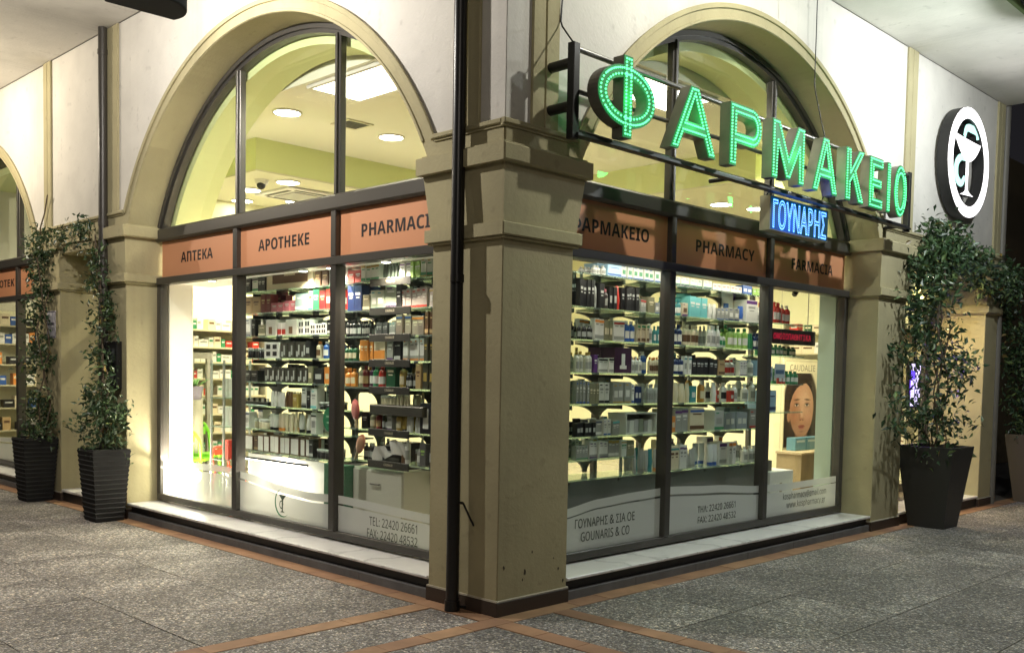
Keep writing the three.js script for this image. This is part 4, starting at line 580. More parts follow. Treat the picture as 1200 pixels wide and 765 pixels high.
// the second row, half hidden behind the first: joined into one object, too many to tell apart
const backGeo = []; const mx = new THREE.Matrix4();
function behind(proto, pos, turn, sy) {
  mx.compose(V(...pos), new THREE.Quaternion().setFromAxisAngle(V(0, 1, 0), turn), V(1, sy, 1));
  for (const p of proto.children) { const g = clean(p.geometry.clone()); g.applyMatrix4(mx); const n = g.attributes.position.count, c = new Float32Array(n * 3), k = p.material.color; for (let i = 0; i < n; i++) { c[i * 3] = k.r; c[i * 3 + 1] = k.g; c[i * 3 + 2] = k.b; } g.setAttribute('color', new THREE.BufferAttribute(c, 3)); backGeo.push(g); }
}
const BAY = { R1: 'pane right of corner pillar', R2: 'right window, middle pane', R3: 'pane with red board', L2: 'left window, middle pane', L3: 'pane left of corner pillar' };
const ORD = ['top', 'second', 'third', 'fourth', 'fifth', 'sixth', 'seventh', 'eighth', 'ninth'];
const rowIndex = {}, seen = {};
const noun = (c, k) => c.replace(/-/g, ' ') + ' ' + ({ box: 'carton', pump: 'pump bottle', case: 'display case' }[k] || k);
for (const [bay, y, list] of STOCK) {
  const side = bay[0], n = rowIndex[bay] = (rowIndex[bay] ?? -1) + 1;
  let items = list.split('|').map((q) => { const m = q.trim().match(/^([\d.]+)-([\d.]+) (\S+) (.+) x(\d+) ([\d.]+)$/); return { a: +m[1], b: +m[2], color: m[3], kind: m[4].split(' ').pop(), n: +m[5], h: +m[6] }; });
  const order = side === 'L' ? items.slice().reverse() : items;          // left to right as one looks in
  order.forEach((it, k) => {
    const prev = order[k - 1], lab = noun(it.color, it.kind) + (prev ? ` right of ${noun(prev.color, prev.kind)}` : ' at the left end') + `, ${ORD[n]} shelf, ${BAY[bay]}`;
    let label = lab; if (seen[label]) label = lab.replace(' right of ', ' just right of ') ; seen[label] = true;
    const w = (it.b - it.a) / it.n, group = it.n > 1 ? label : undefined; let proto;
    for (let j = 0; j < it.n; j++) {
      let o; const hh = it.h * 1.1;
      if (!proto) { o = proto = product(it.kind, it.color, Math.max(0.012, w * 0.95), hh, it.kind === 'case' ? 0.2 : Math.min(0.14, Math.max(0.05, w * 0.9))); } else o = proto.clone();
      o.name = numbered({ box: 'carton', pump: 'pump_bottle', case: 'display_case', tray: 'tester_tray' }[it.kind] || it.kind); scene.add(o);
      tag(o, label, { box: 'carton', pump: 'pump bottle', case: 'display case', tray: 'tray' }[it.kind] || it.kind, group);
      const s = side === 'L' ? it.a + w * (j + 0.5) : it.a + w * (j + 0.5);
      o.position.set(...at(side, s, y + 0.0006, -0.612 - rr(0, 0.022))); o.rotation.y = face(side) + (it.kind === 'case' ? 0 : it.kind === 'box' ? rr(-0.05, 0.05) : rr(-0.4, 0.4));
      const k2 = it.kind === 'case' ? 1 : rr(0.965, 1.03); o.scale.set(1, k2, 1);
if (it.kind !== 'case' && it.kind !== 'tray') behind(proto, at(side, s + rr(-0.3, 0.3) * w, y + 0.0006, -0.765 - rr(0, 0.02)), o.rotation.y + rr(-0.1, 0.1), k2 * (rnd() < 0.35 ? 1.22 : 1));
    }
  });
}

{ const b = part('shelf_stock', mergeGeometries(backGeo), M(1, 1, 1, 0.45, { vertexColors: true }), scene); tag(b, 'second row of cartons and bottles half hidden behind the front row on all shelves', 'shelf stock'); b.userData.kind = 'stuff'; }

// ------------------------------------------------------------------ other things in the windows
{ const t = thing('base_cabinet', 'white drawer cabinet under the dark shelves beside the corner pillar', 'cabinet', at('L', 2.07, 0.19, -0.62), face('L'));
  part('body', B(-0.38, 0.33, 0, 0.585, -0.5, 0, 0.006), M(0.66, 0.63, 0.55, 0.45), t); part('drawer_front', B(-0.375, 0.325, 0.03, 0.57, 0.001, 0.014, 0.004), M(0.62, 0.60, 0.52, 0.4), t); part('handle', [rod([-0.06, 0.46, 0.014], [-0.06, 0.46, 0.035], 0.005), rod([0.04, 0.46, 0.014], [0.04, 0.46, 0.035], 0.005), rod([-0.07, 0.46, 0.035], [0.05, 0.46, 0.035], 0.007)], mat.steel, t); }
for (const [a, b, lb] of [[3.62, 4.22, 'left of two glowing white boards under the middle shelves, left window'], [2.86, 3.58, 'right of two glowing white boards under the middle shelves, beside the green bag']]) { const t = thing('back_board', lb, 'board'); part('board', F('L', a, b, 0.2, 0.765, -0.67, -0.645, 0.003), M(0.82, 0.80, 0.76, 0.6), t); }
{ const l = new THREE.SpotLight(0xfff2e0, 1.6, 0, 1.45, 0.5); l.position.set(0.44, 0.70, -3.5); l.target.position.set(0.645, 0.45, -3.5); l.castShadow = true; l.name = 'unseen_board_lamp_light'; scene.add(l, l.target);  // unseen lamp, placed to light the white boards
  const t = thing('unseen_strip_lamp', 'unseen slim lamp under the lowest shelf lighting the white boards, left window', 'lamp', at('L', 3.5, 0.74, -0.46)); part('housing', F('L', -0.6, 0.6, 0, 0.018, -0.012, 0.012), mat.black, t); part('tube', F('L', -0.58, 0.58, -0.008, -0.001, -0.008, 0.008), mat.lampWarm, t); }
{ const t = thing('paper_bag', 'dark green paper bag standing by the second mullion, left window', 'bag', at('L', 2.6, 0.30, -0.52), face('L')); const gm = M(0.015, 0.12, 0.055, 0.6); part('bag', B(-0.13, 0.19, 0, 0.48, -0.1, 0, 0.003), gm, t); part('print', [B(0.0, 0.12, 0.3, 0.312, 0.0003, 0.001), B(0.02, 0.10, 0.22, 0.23, 0.0003, 0.001)], M(0.5, 0.5, 0.4), t); part('emblem', (() => { const g = new THREE.CylinderGeometry(0.03, 0.03, 0.001, 20); g.rotateX(Math.PI / 2); g.translate(0.08, 0.12, 0.0008); return g; })(), M(0.6, 0.4, 0.12), t);
  const st = thing('bag_stand', 'low box under the green paper bag in the left window', 'stand', at('L', 2.6, 0.19, -0.52), face('L')); part('body', B(-0.14, 0.2, 0, 0.1085, -0.2, 0), mat.dim, st); part('top_edge', B(-0.145, 0.205, 0.092, 0.1, 0.0005, 0.004), mat.olive, st); }
{ const t = thing('round_sign', 'round green disc sign hung at the right end of the middle shelves', 'sign', at('L', 2.66, 1.17, -0.54), face('L')); const g = new THREE.CylinderGeometry(0.11, 0.11, 0.012, 36); g.rotateX(Math.PI / 2); part('disc', g, M(0.02, 0.20, 0.09, 0.5), t); part('print', [B(-0.06, 0.06, 0.02, 0.035, 0.0065, 0.0075), B(-0.05, 0.05, -0.035, -0.02, 0.0065, 0.0075)], M(0.3, 0.5, 0.35), t); part('hook', rod([0, 0.1, 0], [0, 0.2, -0.05], 0.004), mat.black, t); }
for (const [s, y, tilt, col, lb] of [[2.36, 1.27, 0.1, [0.45, 0.12, 0.11], 'pink oval hair brush standing on the left of the dark shelves'], [2.28, 0.98, -0.5, [0.5, 0.22, 0.14], 'tilted tan and green hair brush below the pink brush']]) {
  const t = thing('hair_brush', lb, 'brush', at('L', s, y, -0.585), face('L')); const g = new THREE.SphereGeometry(0.078, 24, 16); g.scale(0.75, 1.15, 0.14); g.rotateZ(tilt); part('head', g, M(...col, 0.5), t); const pad = new THREE.SphereGeometry(0.062, 20, 12); pad.scale(0.72, 1.12, 0.1); pad.rotateZ(tilt); pad.translate(0, 0, 0.011); part('pad', pad, M(col[0] * 1.2, col[1] * 1.6, col[2] * 1.6, 0.7), t); part('handle', rod([Math.sin(tilt) * 0.08, -Math.cos(tilt) * 0.08, 0], [Math.sin(tilt) * 0.155, y > 1 ? -0.158 : -0.133, 0], 0.013), M(0.4, 0.34, 0.2, 0.5), t); }
{ const t = thing('folded_cloth', 'crumpled white wrapping cloth on the lowest dark shelf, left window', 'cloth', at('L', 1.9, 0.862, -0.66), face('L')); const g = new THREE.PlaneGeometry(0.42, 0.12, 28, 10); const p = g.attributes.position; for (let i = 0; i < p.count; i++) { const x = p.getX(i), y = p.getY(i); p.setZ(i, 0.02 * Math.sin(x * 21) + 0.015 * Math.sin(x * 47 + y * 30)); p.setY(i, y + 0.035 * Math.sin(x * 13 + 0.6)); } g.computeVertexNormals(); g.translate(0, 0.085, 0.05); part('cloth', g, M(0.6, 0.58, 0.54, 0.8, { side: THREE.DoubleSide }), t); part('holder', B(-0.1, 0.08, 0, 0.025, -0.05, 0.03, 0.003), mat.olive, t); }
{ const t = thing('red_led_board', 'narrow black board with red light letters inside the right window', 'light board', at('R', 4.2, 1.955, -0.50)); part('case', B(0, 0.99, 0, 0.15, -0.05, 0, 0.005), mat.black, t);
  const tx = canvas(1024, 160, (g, W, H) => { g.fillStyle = '#050101'; g.fillRect(0, 0, W, H); const q = 'ΟΜΟΙΟΠΑΘΗΤΙΚΑ'; g.font = 'bold 100px monospace'; const tw = g.measureText(q).width; g.setTransform(W * 0.9 / tw, 0, 0, 1.1, W * 0.05, H * 0.74); g.fillStyle = '#c8103a'; g.fillText(q, 0, 0); g.setTransform(1, 0, 0, 1, 0, 0); g.fillStyle = '#050101'; for (let x = 0; x < W; x += 9) g.fillRect(x, 0, 3, H); for (let y = 0; y < H; y += 9) g.fillRect(0, y, W, 3); });
  const p = part('led_screen', new THREE.PlaneGeometry(0.86, 0.12), new THREE.MeshStandardMaterial({ color: 0, emissive: 0xffffff, emissiveMap: tx, emissiveIntensity: 1.6, roughness: 0.4 }), t); p.position.set(0.5, 0.075, 0.002); part('hanger', [rod([0.1, 0.15, -0.02], [0.1, 0.545, -0.02], 0.004), rod([0.85, 0.15, -0.02], [0.85, 0.545, -0.02], 0.004)], mat.steel, t); }
for (const [s, y, lb] of [[4.12, 1.60, 'small pale blue hours card hung in the middle pane, right window'], [4.36, 1.63, 'small blue and white card behind the right mullion, right window']]) { const t = thing('hanging_card', lb, 'card', at('R', s, y, -0.44)); part('card', B(-0.1, 0.1, -0.02, 0.12, -0.003, 0), M(0.42, 0.48, 0.52, 0.6), t); part('print', [B(-0.08, 0.08, 0.02, 0.06, 0.0003, 0.001)], M(0.06, 0.12, 0.22), t); part('string', rod([0, 0.12, -0.002], [0, 0.87, -0.002], 0.0015, 5), mat.steel, t); }
{ // portrait poster stand with its counter
  const t = thing('poster_stand', 'tall portrait poster of a dark-haired woman at the right of the right window', 'poster', [6.79, 0.19, -1.5]);
  const tx = canvas(640, 900, (g, W, H) => {
    g.fillStyle = '#f6edc8'; g.fillRect(0, 0, W, H); 
    // a generic photographic face: soft tones laid one over another
    const E = (x, y, a, b, c, r = 0, soft = 0) => { g.save(); g.translate(x, y); g.rotate(r); g.scale(1, b / a); const q = g.createRadialGradient(0, 0, 0, 0, 0, a); q.addColorStop(0, c); q.addColorStop(Math.max(0, 1 - soft), c); q.addColorStop(1, c.replace(/[\d.]+\)$/, '0)')); g.fillStyle = q; g.beginPath(); g.arc(0, 0, a, 0, 7); g.fill(); g.restore(); };
    g.save(); g.translate(330, 480); g.scale(1.28, 1.28); g.translate(-350, -490);
    E(330, 470, 262, 340, 'rgba(46,32,22,1)', 0, 0.1); E(165, 660, 140, 280, 'rgba(52,36,24,1)', 0.1, 0.25); E(520, 690, 120, 260, 'rgba(44,30,20,1)', -0.1, 0.25);
    for (let k = 0; k < 70; k++) { g.strokeStyle = k % 3 ? 'rgba(96,68,44,0.35)' : 'rgba(24,15,10,0.5)'; g.lineWidth = 3; const x = 90 + k * 2.2; g.beginPath(); g.moveTo(330 - (70 - k) * 1.5, 180 + k * 0.6); g.bezierCurveTo(x, 300, x - 30, 560, x + 20 * Math.sin(k), 890); g.stroke(); }
    E(350, 780, 110, 170, 'rgba(176,124,90,1)', 0, 0.25); E(345, 930, 320, 120, 'rgba(196,146,110,1)', 0, 0.3); E(350, 720, 110, 70, 'rgba(120,76,52,0.7)', 0, 0.8);
    E(163, 560, 34, 60, 'rgba(200,146,112,1)', 0.1, 0.3); E(350, 500, 184, 252, 'rgba(206,152,116,1)', 0, 0.06);
    E(395, 430, 170, 200, 'rgba(244,206,172,0.75)', 0, 1); E(230, 560, 100, 190, 'rgba(150,96,66,0.6)', 0.15, 1); E(440, 575, 80, 70, 'rgba(236,176,146,0.55)', 0, 1); E(255, 575, 70, 60, 'rgba(214,148,116,0.5)', 0, 1);
    for (const x of [272, 428]) { E(x, 470, 58, 34, 'rgba(140,92,66,0.55)', 0, 0.9); E(x, 474, 34, 13, 'rgba(228,212,196,1)', 0, 0.3); E(x, 472, 14, 14, 'rgba(52,34,24,1)', 0, 0.3); E(x, 463, 40, 7, 'rgba(46,28,18,0.9)', 0, 0.6); E(x, 428, 56, 11, 'rgba(66,44,30,0.75)', x < 350 ? -0.06 : 0.06, 0.8); }
    E(352, 545, 26, 80, 'rgba(246,208,176,0.7)', 0, 1); E(318, 560, 20, 60, 'rgba(150,98,70,0.5)', 0, 1); E(352, 592, 44, 18, 'rgba(166,106,78,0.7)', 0, 0.9); E(332, 598, 9, 6, 'rgba(90,50,36,0.9)', 0, 0.6); E(372, 598, 9, 6, 'rgba(90,50,36,0.9)', 0, 0.6);
    E(352, 650, 62, 13, 'rgba(172,88,74,0.95)', 0, 0.4); E(352, 665, 50, 14, 'rgba(196,112,96,0.95)', 0, 0.5); E(352, 656, 60, 4, 'rgba(104,44,38,0.9)', 0, 0.6); E(352, 695, 46, 12, 'rgba(140,92,66,0.5)', 0, 1);
    g.fillStyle = '#2e2016'; g.beginPath(); g.moveTo(148, 540); g.quadraticCurveTo(160, 250, 350, 232); g.quadraticCurveTo(540, 250, 556, 540); g.quadraticCurveTo(520, 330, 400, 292); g.quadraticCurveTo(240, 310, 190, 430); g.quadraticCurveTo(165, 470, 148, 540); g.fill(); g.restore();
    g.fillStyle = '#f6edc8'; g.fillRect(0, 0, W, 118); g.fillStyle = '#8a8064'; g.font = 'normal 92px sans-serif'; const tw = g.measureText('CAUDALIE').width; g.save(); g.translate(W * 0.12, 96); g.scale(W * 0.78 / tw, 1); g.fillText('CAUDALIE', 0, 0); g.restore();
  });
  const p = part('poster', new THREE.PlaneGeometry(0.84, 1.05), new THREE.MeshStandardMaterial({ map: tx, roughness: 0.6 }), t); p.position.set(0, 1.10, 0.012); part('board', B(-0.44, 0.44, 0.0, 1.66, -0.03, 0.0105, 0.004), M(0.72, 0.66, 0.42, 0.6), t);
  for (const [x, lb] of [[-0.3, 'left'], [-0.02, 'middle'], [0.26, 'right']]) { const b = thing('teal_box', `teal gift box, ${lb} of the three below the portrait poster`, 'box', [6.79 + x, 0.735, -1.44]); part('body', B(-0.13, 0.13, 0, 0.155, 0, 0.12, 0.003), M(0.10, 0.24, 0.30, 0.5), b); part('print', B(-0.1, 0.1, 0.10, 0.125, 0.1203, 0.121), M(0.4, 0.5, 0.5), b); }
  const c = thing('wooden_counter', 'light wooden counter below the portrait poster', 'counter', [6.75, 0.19, -1.30]); part('body', B(-0.55, 0.5, 0, 0.515, -0.18, 0.15, 0.004), M(0.46, 0.36, 0.20, 0.5, { map: rep(grimeMap, 0.8) }), c); part('top', B(-0.58, 0.53, 0.516, 0.543, -0.18, 0.17, 0.005), M(0.5, 0.40, 0.24, 0.4), c);
  const w = thing('white_box', 'white cardboard box on the floor of the right window near the counter', 'box', [4.75, 0.28, -0.62]); part('carton', B(-0.2, 0.28, 0, 0.36, -0.3, 0, 0.004), M(0.70, 0.70, 0.68, 0.6), w); part('tape', B(0.0, 0.05, 0.0, 0.24, 0.0003, 0.0015), M(0.4, 0.36, 0.28, 0.5), w); part('plinth', B(-0.22, 0.3, -0.09, -0.001, -0.32, 0.01), mat.dim, w);
}
{ const t = thing('ceiling_vent', 'square air vent in the shop ceiling, right-hand pane of the left arch', 'vent', [2.04, 4.318, -4.45]); part('frame', [B(-0.17, 0.17, -0.012, 0, -0.17, -0.14), B(-0.17, 0.17, -0.012, 0, 0.14, 0.17), B(-0.17, -0.14, -0.012, 0, -0.139, 0.139), B(0.14, 0.17, -0.012, 0, -0.139, 0.139)], mat.soffit, t); for (let k = 0; k < 6; k++) part('slat', B(-0.139, 0.139, -0.01, -0.004, -0.125 + k * 0.046, -0.1 + k * 0.046), mat.dim, t); }
{ const t = thing('ceiling_air_unit', 'pale square air conditioning unit in the low ceiling, left arch', 'air conditioner', [2.85, 3.928, -6.72]); part('panel', B(-0.42, 0.42, -0.03, 0, -0.42, 0.42, 0.01), M(0.62, 0.60, 0.62, 0.4), t); part('grille', B(-0.24, 0.24, -0.042, -0.0305, -0.24, 0.24, 0.004), M(0.35, 0.34, 0.36, 0.5), t); for (const [x, z, w, d] of [[0, 0.33, 0.28, 0.03], [0, -0.33, 0.28, 0.03], [0.33, 0, 0.03, 0.28], [-0.33, 0, 0.03, 0.28]]) part('slot', B(x - w, x + w, -0.034, -0.0305, z - d, z + d), mat.dim, t); }
// wall shelving deep in the shop: white shelves with rows of cartons
const NTH = 'first second third fourth fifth sixth seventh eighth ninth tenth eleventh twelfth thirteenth fourteenth fifteenth sixteenth seventeenth eighteenth nineteenth twentieth'.split(' ').concat(Array.from({ length: 40 }, (_, k) => ['twenty', 'thirty', 'forty', 'fifty'][Math.floor(k / 9)] + '-' + ['first', 'second', 'third', 'fourth', 'fifth', 'sixth', 'seventh', 'eighth', 'ninth'][k % 9]));
function wallShelf(label, x0, x1, z, turn, ys, boxLabel, group, cols) {
  const t = thing('wall_shelving', label, 'shelving', [x0, 0.19, z], turn), w = x1 - x0; part('back', B(0, w, 0, 2.25, -0.35, -0.32), mat.wallYellow, t);
  for (const y of ys) part('shelf', B(0, w, y - 0.025, y, -0.319, 0.0, 0.003), M(0.5, 0.46, 0.3, 0.6), t);
  for (const u of [0, w / 2, w]) part('side', B(u - 0.012, u + 0.012, 0, 2.24, -0.318, -0.005), M(0.4, 0.38, 0.28, 0.6), t);
  const kinds = cols.map(([c, bw, bh]) => { const o = new THREE.Group(); part('carton', B(-bw / 2, bw / 2, 0, bh, -0.14, 0, 0.002), paint(c), o); part('print', B(-bw * 0.35, bw * 0.35, bh * 0.55, bh * 0.75, 0.0003, 0.001), paint(PRINT[c] || 'grey'), o); return o; });
  for (const y of ys) { let u = 0.08, n = 0; while (u < w - 0.12) { const k = Math.floor(rnd() * kinds.length), bw = cols[k][1]; const o = kinds[k].clone(); o.name = numbered('stock_carton'); scene.add(o); tag(o, `${noun(cols[k][0], 'box')}, ${NTH[n]} from left, ${NTH[ys.length - 1 - ys.indexOf(y)]} shelf from the top, ${boxLabel}`, 'carton', cols[k][0] + ' ' + group); n++; const q = new THREE.Vector3(u + bw / 2, 0, -0.04).applyAxisAngle(V(0, 1, 0), turn); o.position.set(x0 + q.x, 0.19 + y + 0.0006, z + q.z); o.rotation.y = turn; u += bw + (rnd() < 0.2 ? 0.1 : 0.006); } }
}
wallShelf('white wall shelves with cartons at the back, seen through the left pane', 0.5, 2.9, -7.6, 0, [0.3, 0.55, 0.8, 1.05, 1.28, 1.50, 1.70, 1.93], 'back wall', 'cartons on the back shelves', [['white', 0.08, 0.12], ['cream', 0.1, 0.14], ['pale', 0.07, 0.13], ['white', 0.14, 0.10], ['green', 0.06, 0.11], ['white', 0.06, 0.14], ['red', 0.1, 0.09]]);
wallShelf('wall shelves of small bottles and cartons behind the portrait poster', 9.0, 10.9, -3.0, -Math.PI / 2, [0.5, 0.85, 1.2, 1.5, 1.8, 2.1], 'behind the poster', 'cartons on the right wall shelves', [['red', 0.14, 0.14], ['white', 0.16, 0.16], ['dark-green', 0.12, 0.12], ['black', 0.1, 0.16], ['cream', 0.2, 0.12]]);
{ const t = thing('glass_cabinet', 'glass fronted cabinet with grey frame behind the left pane', 'cabinet', [1.05, 0.19, -6.6]); const fm = M(0.28, 0.27, 0.22, 0.5);
  part('frame', [B(-0.45, -0.40, 0, 1.6, -0.02, 0.03), B(0.40, 0.46, 0, 1.6, -0.02, 0.03), B(-0.40, 0.40, 1.53, 1.6, -0.02, 0.03), B(-0.40, 0.40, 0, 0.1, -0.02, 0.03), B(-0.45, 0.46, 0, 1.6, -0.45, -0.42)], fm, t); part('pane', B(-0.40, 0.40, 0.1, 1.53, 0.0, 0.006), mat.glass, t); for (const y of [0.4, 0.72, 1.02]) part('shelf', B(-0.43, 0.43, y, y + 0.02, -0.42, -0.03), M(0.6, 0.6, 0.5, 0.4), t);
  for (let k = 0; k < 9; k++) { const b = single('stock_carton', B(-0.05, 0.05, 0, 0.13, -0.1, 0, 0.002), paint(['white', 'cream', 'orange'][k % 3]), `${['white', 'cream', 'orange'][k % 3]} carton inside the glass cabinet behind the left pane`, 'carton', `${['white', 'cream', 'orange'][k % 3]} cartons in the glass cabinet`); b.position.set(0.83 + (k % 3) * 0.22, 0.19 + [0.4205, 0.7405, 1.0405][Math.floor(k / 3)], -6.72); }
  const p = thing('potted_fern', 'green feathery fern in front of the glass cabinet, left pane', 'plant', [1.12, 1.25, -6.25]); const fr = []; for (let k = 0; k < 26; k++) { const a = rnd() * 6.28, l = rr(0.2, 0.42), g = new THREE.PlaneGeometry(0.035, l, 1, 5), q = g.attributes.position; for (let i = 0; i < q.count; i++) { const v = q.getY(i) + l / 2; q.setY(i, 0.1 + v * 0.75 - v * v * 1.1); q.setZ(i, v * 0.75); q.setX(i, q.getX(i) * (1 - 0.75 * v / l)); } g.rotateY(a); g.computeVertexNormals(); fr.push(g); } part('frond', fr, M(0.09, 0.22, 0.05, 0.7, { side: THREE.DoubleSide }), p); const pot = new THREE.CylinderGeometry(0.1, 0.075, 0.16, 18); pot.translate(0, 0.06, 0); part('pot', pot, M(0.2, 0.18, 0.22, 0.6), p); const ped = new THREE.CylinderGeometry(0.09, 0.11, 1.04, 16); ped.translate(0, -0.54, 0); part('pedestal', ped, M(0.4, 0.38, 0.3, 0.6), p); }
function chair(label, color, pos, turn, k) { const t = thing('plastic_chair', label, 'chair', pos, turn), m = M(...color, 0.35); const leg = (x, z) => part('leg', rod([x * 1.25, 0, z * 1.25], [x, 0.43, z], 0.02, 10), m, t); t.scale.setScalar(k);
  part('seat', B(-0.22, 0.22, 0.42, 0.455, -0.21, 0.21, 0.012), m, t); for (const x of [-0.18, 0.18]) for (const z of [-0.17, 0.17]) leg(x, z);
  part('backrest', [tube([[-0.2, 0.44, -0.2], [-0.2, 0.7, -0.23], [-0.12, 0.82, -0.25], [0.12, 0.82, -0.25], [0.2, 0.7, -0.23], [0.2, 0.44, -0.2]], 0.022, 8, 40), B(-0.14, 0.14, 0.68, 0.78, -0.255, -0.235, 0.008)], m, t); }
chair('bright green plastic chair behind the left pane, left of the red one', [0.18, 0.50, 0.03], [1.28, 0.19, -6.05], 0.5, 0.92); chair('second bright green plastic chair cut off by the left pane jamb', [0.20, 0.52, 0.03], [0.95, 0.19, -5.95], 2.2, 0.85); chair('small red plastic chair behind the left pane, beside the green chair', [0.55, 0.05, 0.02], [1.22, 0.19, -5.62], 0.3, 0.62);
{ const t = thing('glass_tower', 'narrow glass shelf tower left of the first mullion, left window', 'cabinet', [0.80, 0.19, -4.85]); part('post', [B(-0.16, -0.14, 0, 1.5, -0.14, -0.12), B(0.14, 0.16, 0, 1.5, -0.14, -0.12), B(-0.16, -0.14, 0, 1.5, 0.12, 0.14), B(0.14, 0.16, 0, 1.5, 0.12, 0.14)], M(0.3, 0.32, 0.28, 0.4), t); for (const y of [0.1, 0.45, 0.8, 1.1, 1.45]) part('shelf', B(-0.16, 0.16, y, y + 0.012, -0.15, 0.15), mat.shelfGlass, t);
  for (const [k, y] of [0.1125, 0.4625, 0.8125, 1.1125].entries()) { const c = ['white', 'red', 'white', 'pale'][k], b = single('stock_carton', B(-0.07, 0.05, 0, 0.2, -0.05, 0.08, 0.002), paint(c), `${c} carton on the ${['lowest', 'second lowest', 'third lowest', 'upper'][k]} level of the narrow glass tower`, 'carton'); b.position.set(0.80, 0.19 + y, -4.85); } }
// the far-left shop front: lit back wall and laden shelves
struct('inner_wall', [B(2.2, 2.3, 0.0, 4.6, -12, -8.17), B(0.4, 2.3, 0, 4.6, -12.1, -12.001)], mat.cream); struct('shop_floor', [B(0.43, 2.19, 0.02, 0.186, -14, -8.17)], mat.shopFloor); struct('inner_ceiling', [B(0.45, 2.19, 4.3, 4.4, -14, -8.17)], mat.lime);
wallShelf('laden shelves behind the far left shop window', 0.5, 2.15, -11.62, 0, [0.4, 0.75, 1.1, 1.42, 1.74, 2.02], 'far left window', 'cartons in the far left window', [['cream', 0.14, 0.18], ['tan', 0.12, 0.2], ['white', 0.12, 0.16], ['orange', 0.08, 0.18], ['blue', 0.1, 0.14], ['black', 0.16, 0.12]]);
downlight(1.0, 4.298, -9.9, 14, 'unseen round ceiling light lighting the far left shop', 'far left shop lights'); downlight(1.0, 2.45, -10.6, 5, 'unseen low round light placed to light the far left shelves', 'far left shop lights');  // both out of view, placed to light the far left shelves
{ const t = thing('dark_basket', 'black basket low in the far left window', 'basket', [0.7, 0.19, -9.3]); part('rim', [B(-0.25, 0.25, 0.56, 0.6, -0.55, 0.55, 0.01)], mat.black, t); part('body', B(-0.22, 0.22, 0, 0.56, -0.5, 0.5, 0.02), mat.dim, t); }
{ const t = thing('purple_light_sign', 'vertical purple light board in the right doorway behind the plant', 'light board', [7.33, 1.28, -0.3]); part('case', B(-0.16, 0.16, 0, 0.56, -0.05, 0, 0.006), mat.black, t);
  const tx = canvas(200, 400, (g, W, H) => { g.fillStyle = '#0a0430'; g.fillRect(0, 0, W, H); for (let y = 12; y < H; y += 13) for (let x = 14; x < W; x += 13) { const a = x < 92 ? (y > 150 || y < 70 ? 1 : 0.55) : Math.sin(y * 0.09) * Math.sin(x * 0.11 + y * 0.02) > -0.1 ? 1 : 0; if (!a || (x > 86 && x < 104)) continue; g.fillStyle = a === 1 ? '#e6dcff' : '#6a4cff'; g.beginPath(); g.arc(x, y, 5, 0, 7); g.fill(); } });
  const p = part('led_screen', new THREE.PlaneGeometry(0.28, 0.52), new THREE.MeshStandardMaterial({ color: 0, emissive: 0xffffff, emissiveMap: tx, emissiveIntensity: 2.2, roughness: 0.4 }), t); p.position.set(0, 0.28, 0.002); part('bracket', rod([0, 0.56, -0.02], [0, 1.55, -0.02], 0.012), mat.black, t);
  const l = new THREE.PointLight(0x7a50ff, 0.5); l.position.set(7.33, 1.55, -0.2); l.shadow.radius = 5; l.castShadow = true; l.name = 'purple_sign_light'; scene.add(l); }
// neighbouring house front in the dark beyond the right end
{ const t = thing('neighbour_building', 'dim brown house front with an arch in the dark at the right edge', 'building', [9.5, 0, -2.6]); const s = new THREE.Shape(); s.moveTo(0, 0); s.lineTo(0.35, 0); s.lineTo(0.35, 3.2); s.absarc(2.0, 3.2, 1.65, Math.PI, 0, true); s.lineTo(3.65, 0); s.lineTo(8, 0); s.lineTo(8, 6); s.lineTo(0, 6); s.closePath(); part('wall', metres(plate(s, 0.4, 0, 24)), plaster(0.22, 0.17, 0.10), t); part('door', B(0.3, 3.7, 0, 3.3, 0.05, 0.1), mat.black, t); part('fanlight', (() => { const g = new THREE.CircleGeometry(1.66, 30, 0, Math.PI); g.translate(2, 3.3, 0.08); return g; })(), mat.black, t); }

// ------------------------------------------------------------------ planters and climbing plants
function planter(label, pos, rt, rb, h, m, ribs) {
  const t = thing('planter', label, 'planter', pos), q = Math.SQRT2, fr = (r1, r0, y0, y1) => { const g = new THREE.CylinderGeometry(r1 * q, r0 * q, y1 - y0, 4, 1, true).toNonIndexed(); g.rotateY(Math.PI / 4); g.translate(0, (y0 + y1) / 2, 0); g.computeVertexNormals(); return g; };
  if (ribs) for (let k = 0; k < ribs; k++) { const y0 = h * k / ribs, y1 = h * (k + 1) / ribs, r = (y) => rb + (rt - rb) * y / h; const g = [fr(r(y1) + 0.006, r(y0) - 0.002, y0 + 0.004, y1 - 0.006), fr(r(y1) - 0.002, r(y1) + 0.006, y1 - 0.006, y1 + 0.004)]; part('slat', g, m, t); }
  else part('body', [fr(rt, rb, 0, h)], m, t);
  part('rim', [fr(rt, rt, h, h + 0.015), fr(rt - 0.025, rt, h + 0.015, h + 0.0151), fr(rt - 0.03, rt - 0.025, h - 0.05, h + 0.015)], m, t); part('base', B(-rb + 0.004, rb - 0.004, 0.001, 0.012, -rb + 0.004, rb - 0.004), m, t);
  part('soil', B(-rt + 0.035, rt - 0.035, h - 0.09, h - 0.05, -rt + 0.035, rt - 0.035), mat.soil, t);
  return t;
}
const potDark = M(0.008, 0.008, 0.0085, 0.9, { side: THREE.DoubleSide }), potBlack = M(0.036, 0.035, 0.032, 0.5, { side: THREE.DoubleSide }), potBrown = M(0.135, 0.105, 0.07, 0.6, { side: THREE.DoubleSide });
planter('black ribbed planter in front of the downpipe, right of the left door', [-0.22, 0, -5.62], 0.195, 0.145, 0.735, potDark, 15);
planter('black ribbed planter at the far left, before the pillar with the notice', [-0.2, 0, -7.62], 0.195, 0.145, 0.735, potDark, 15);
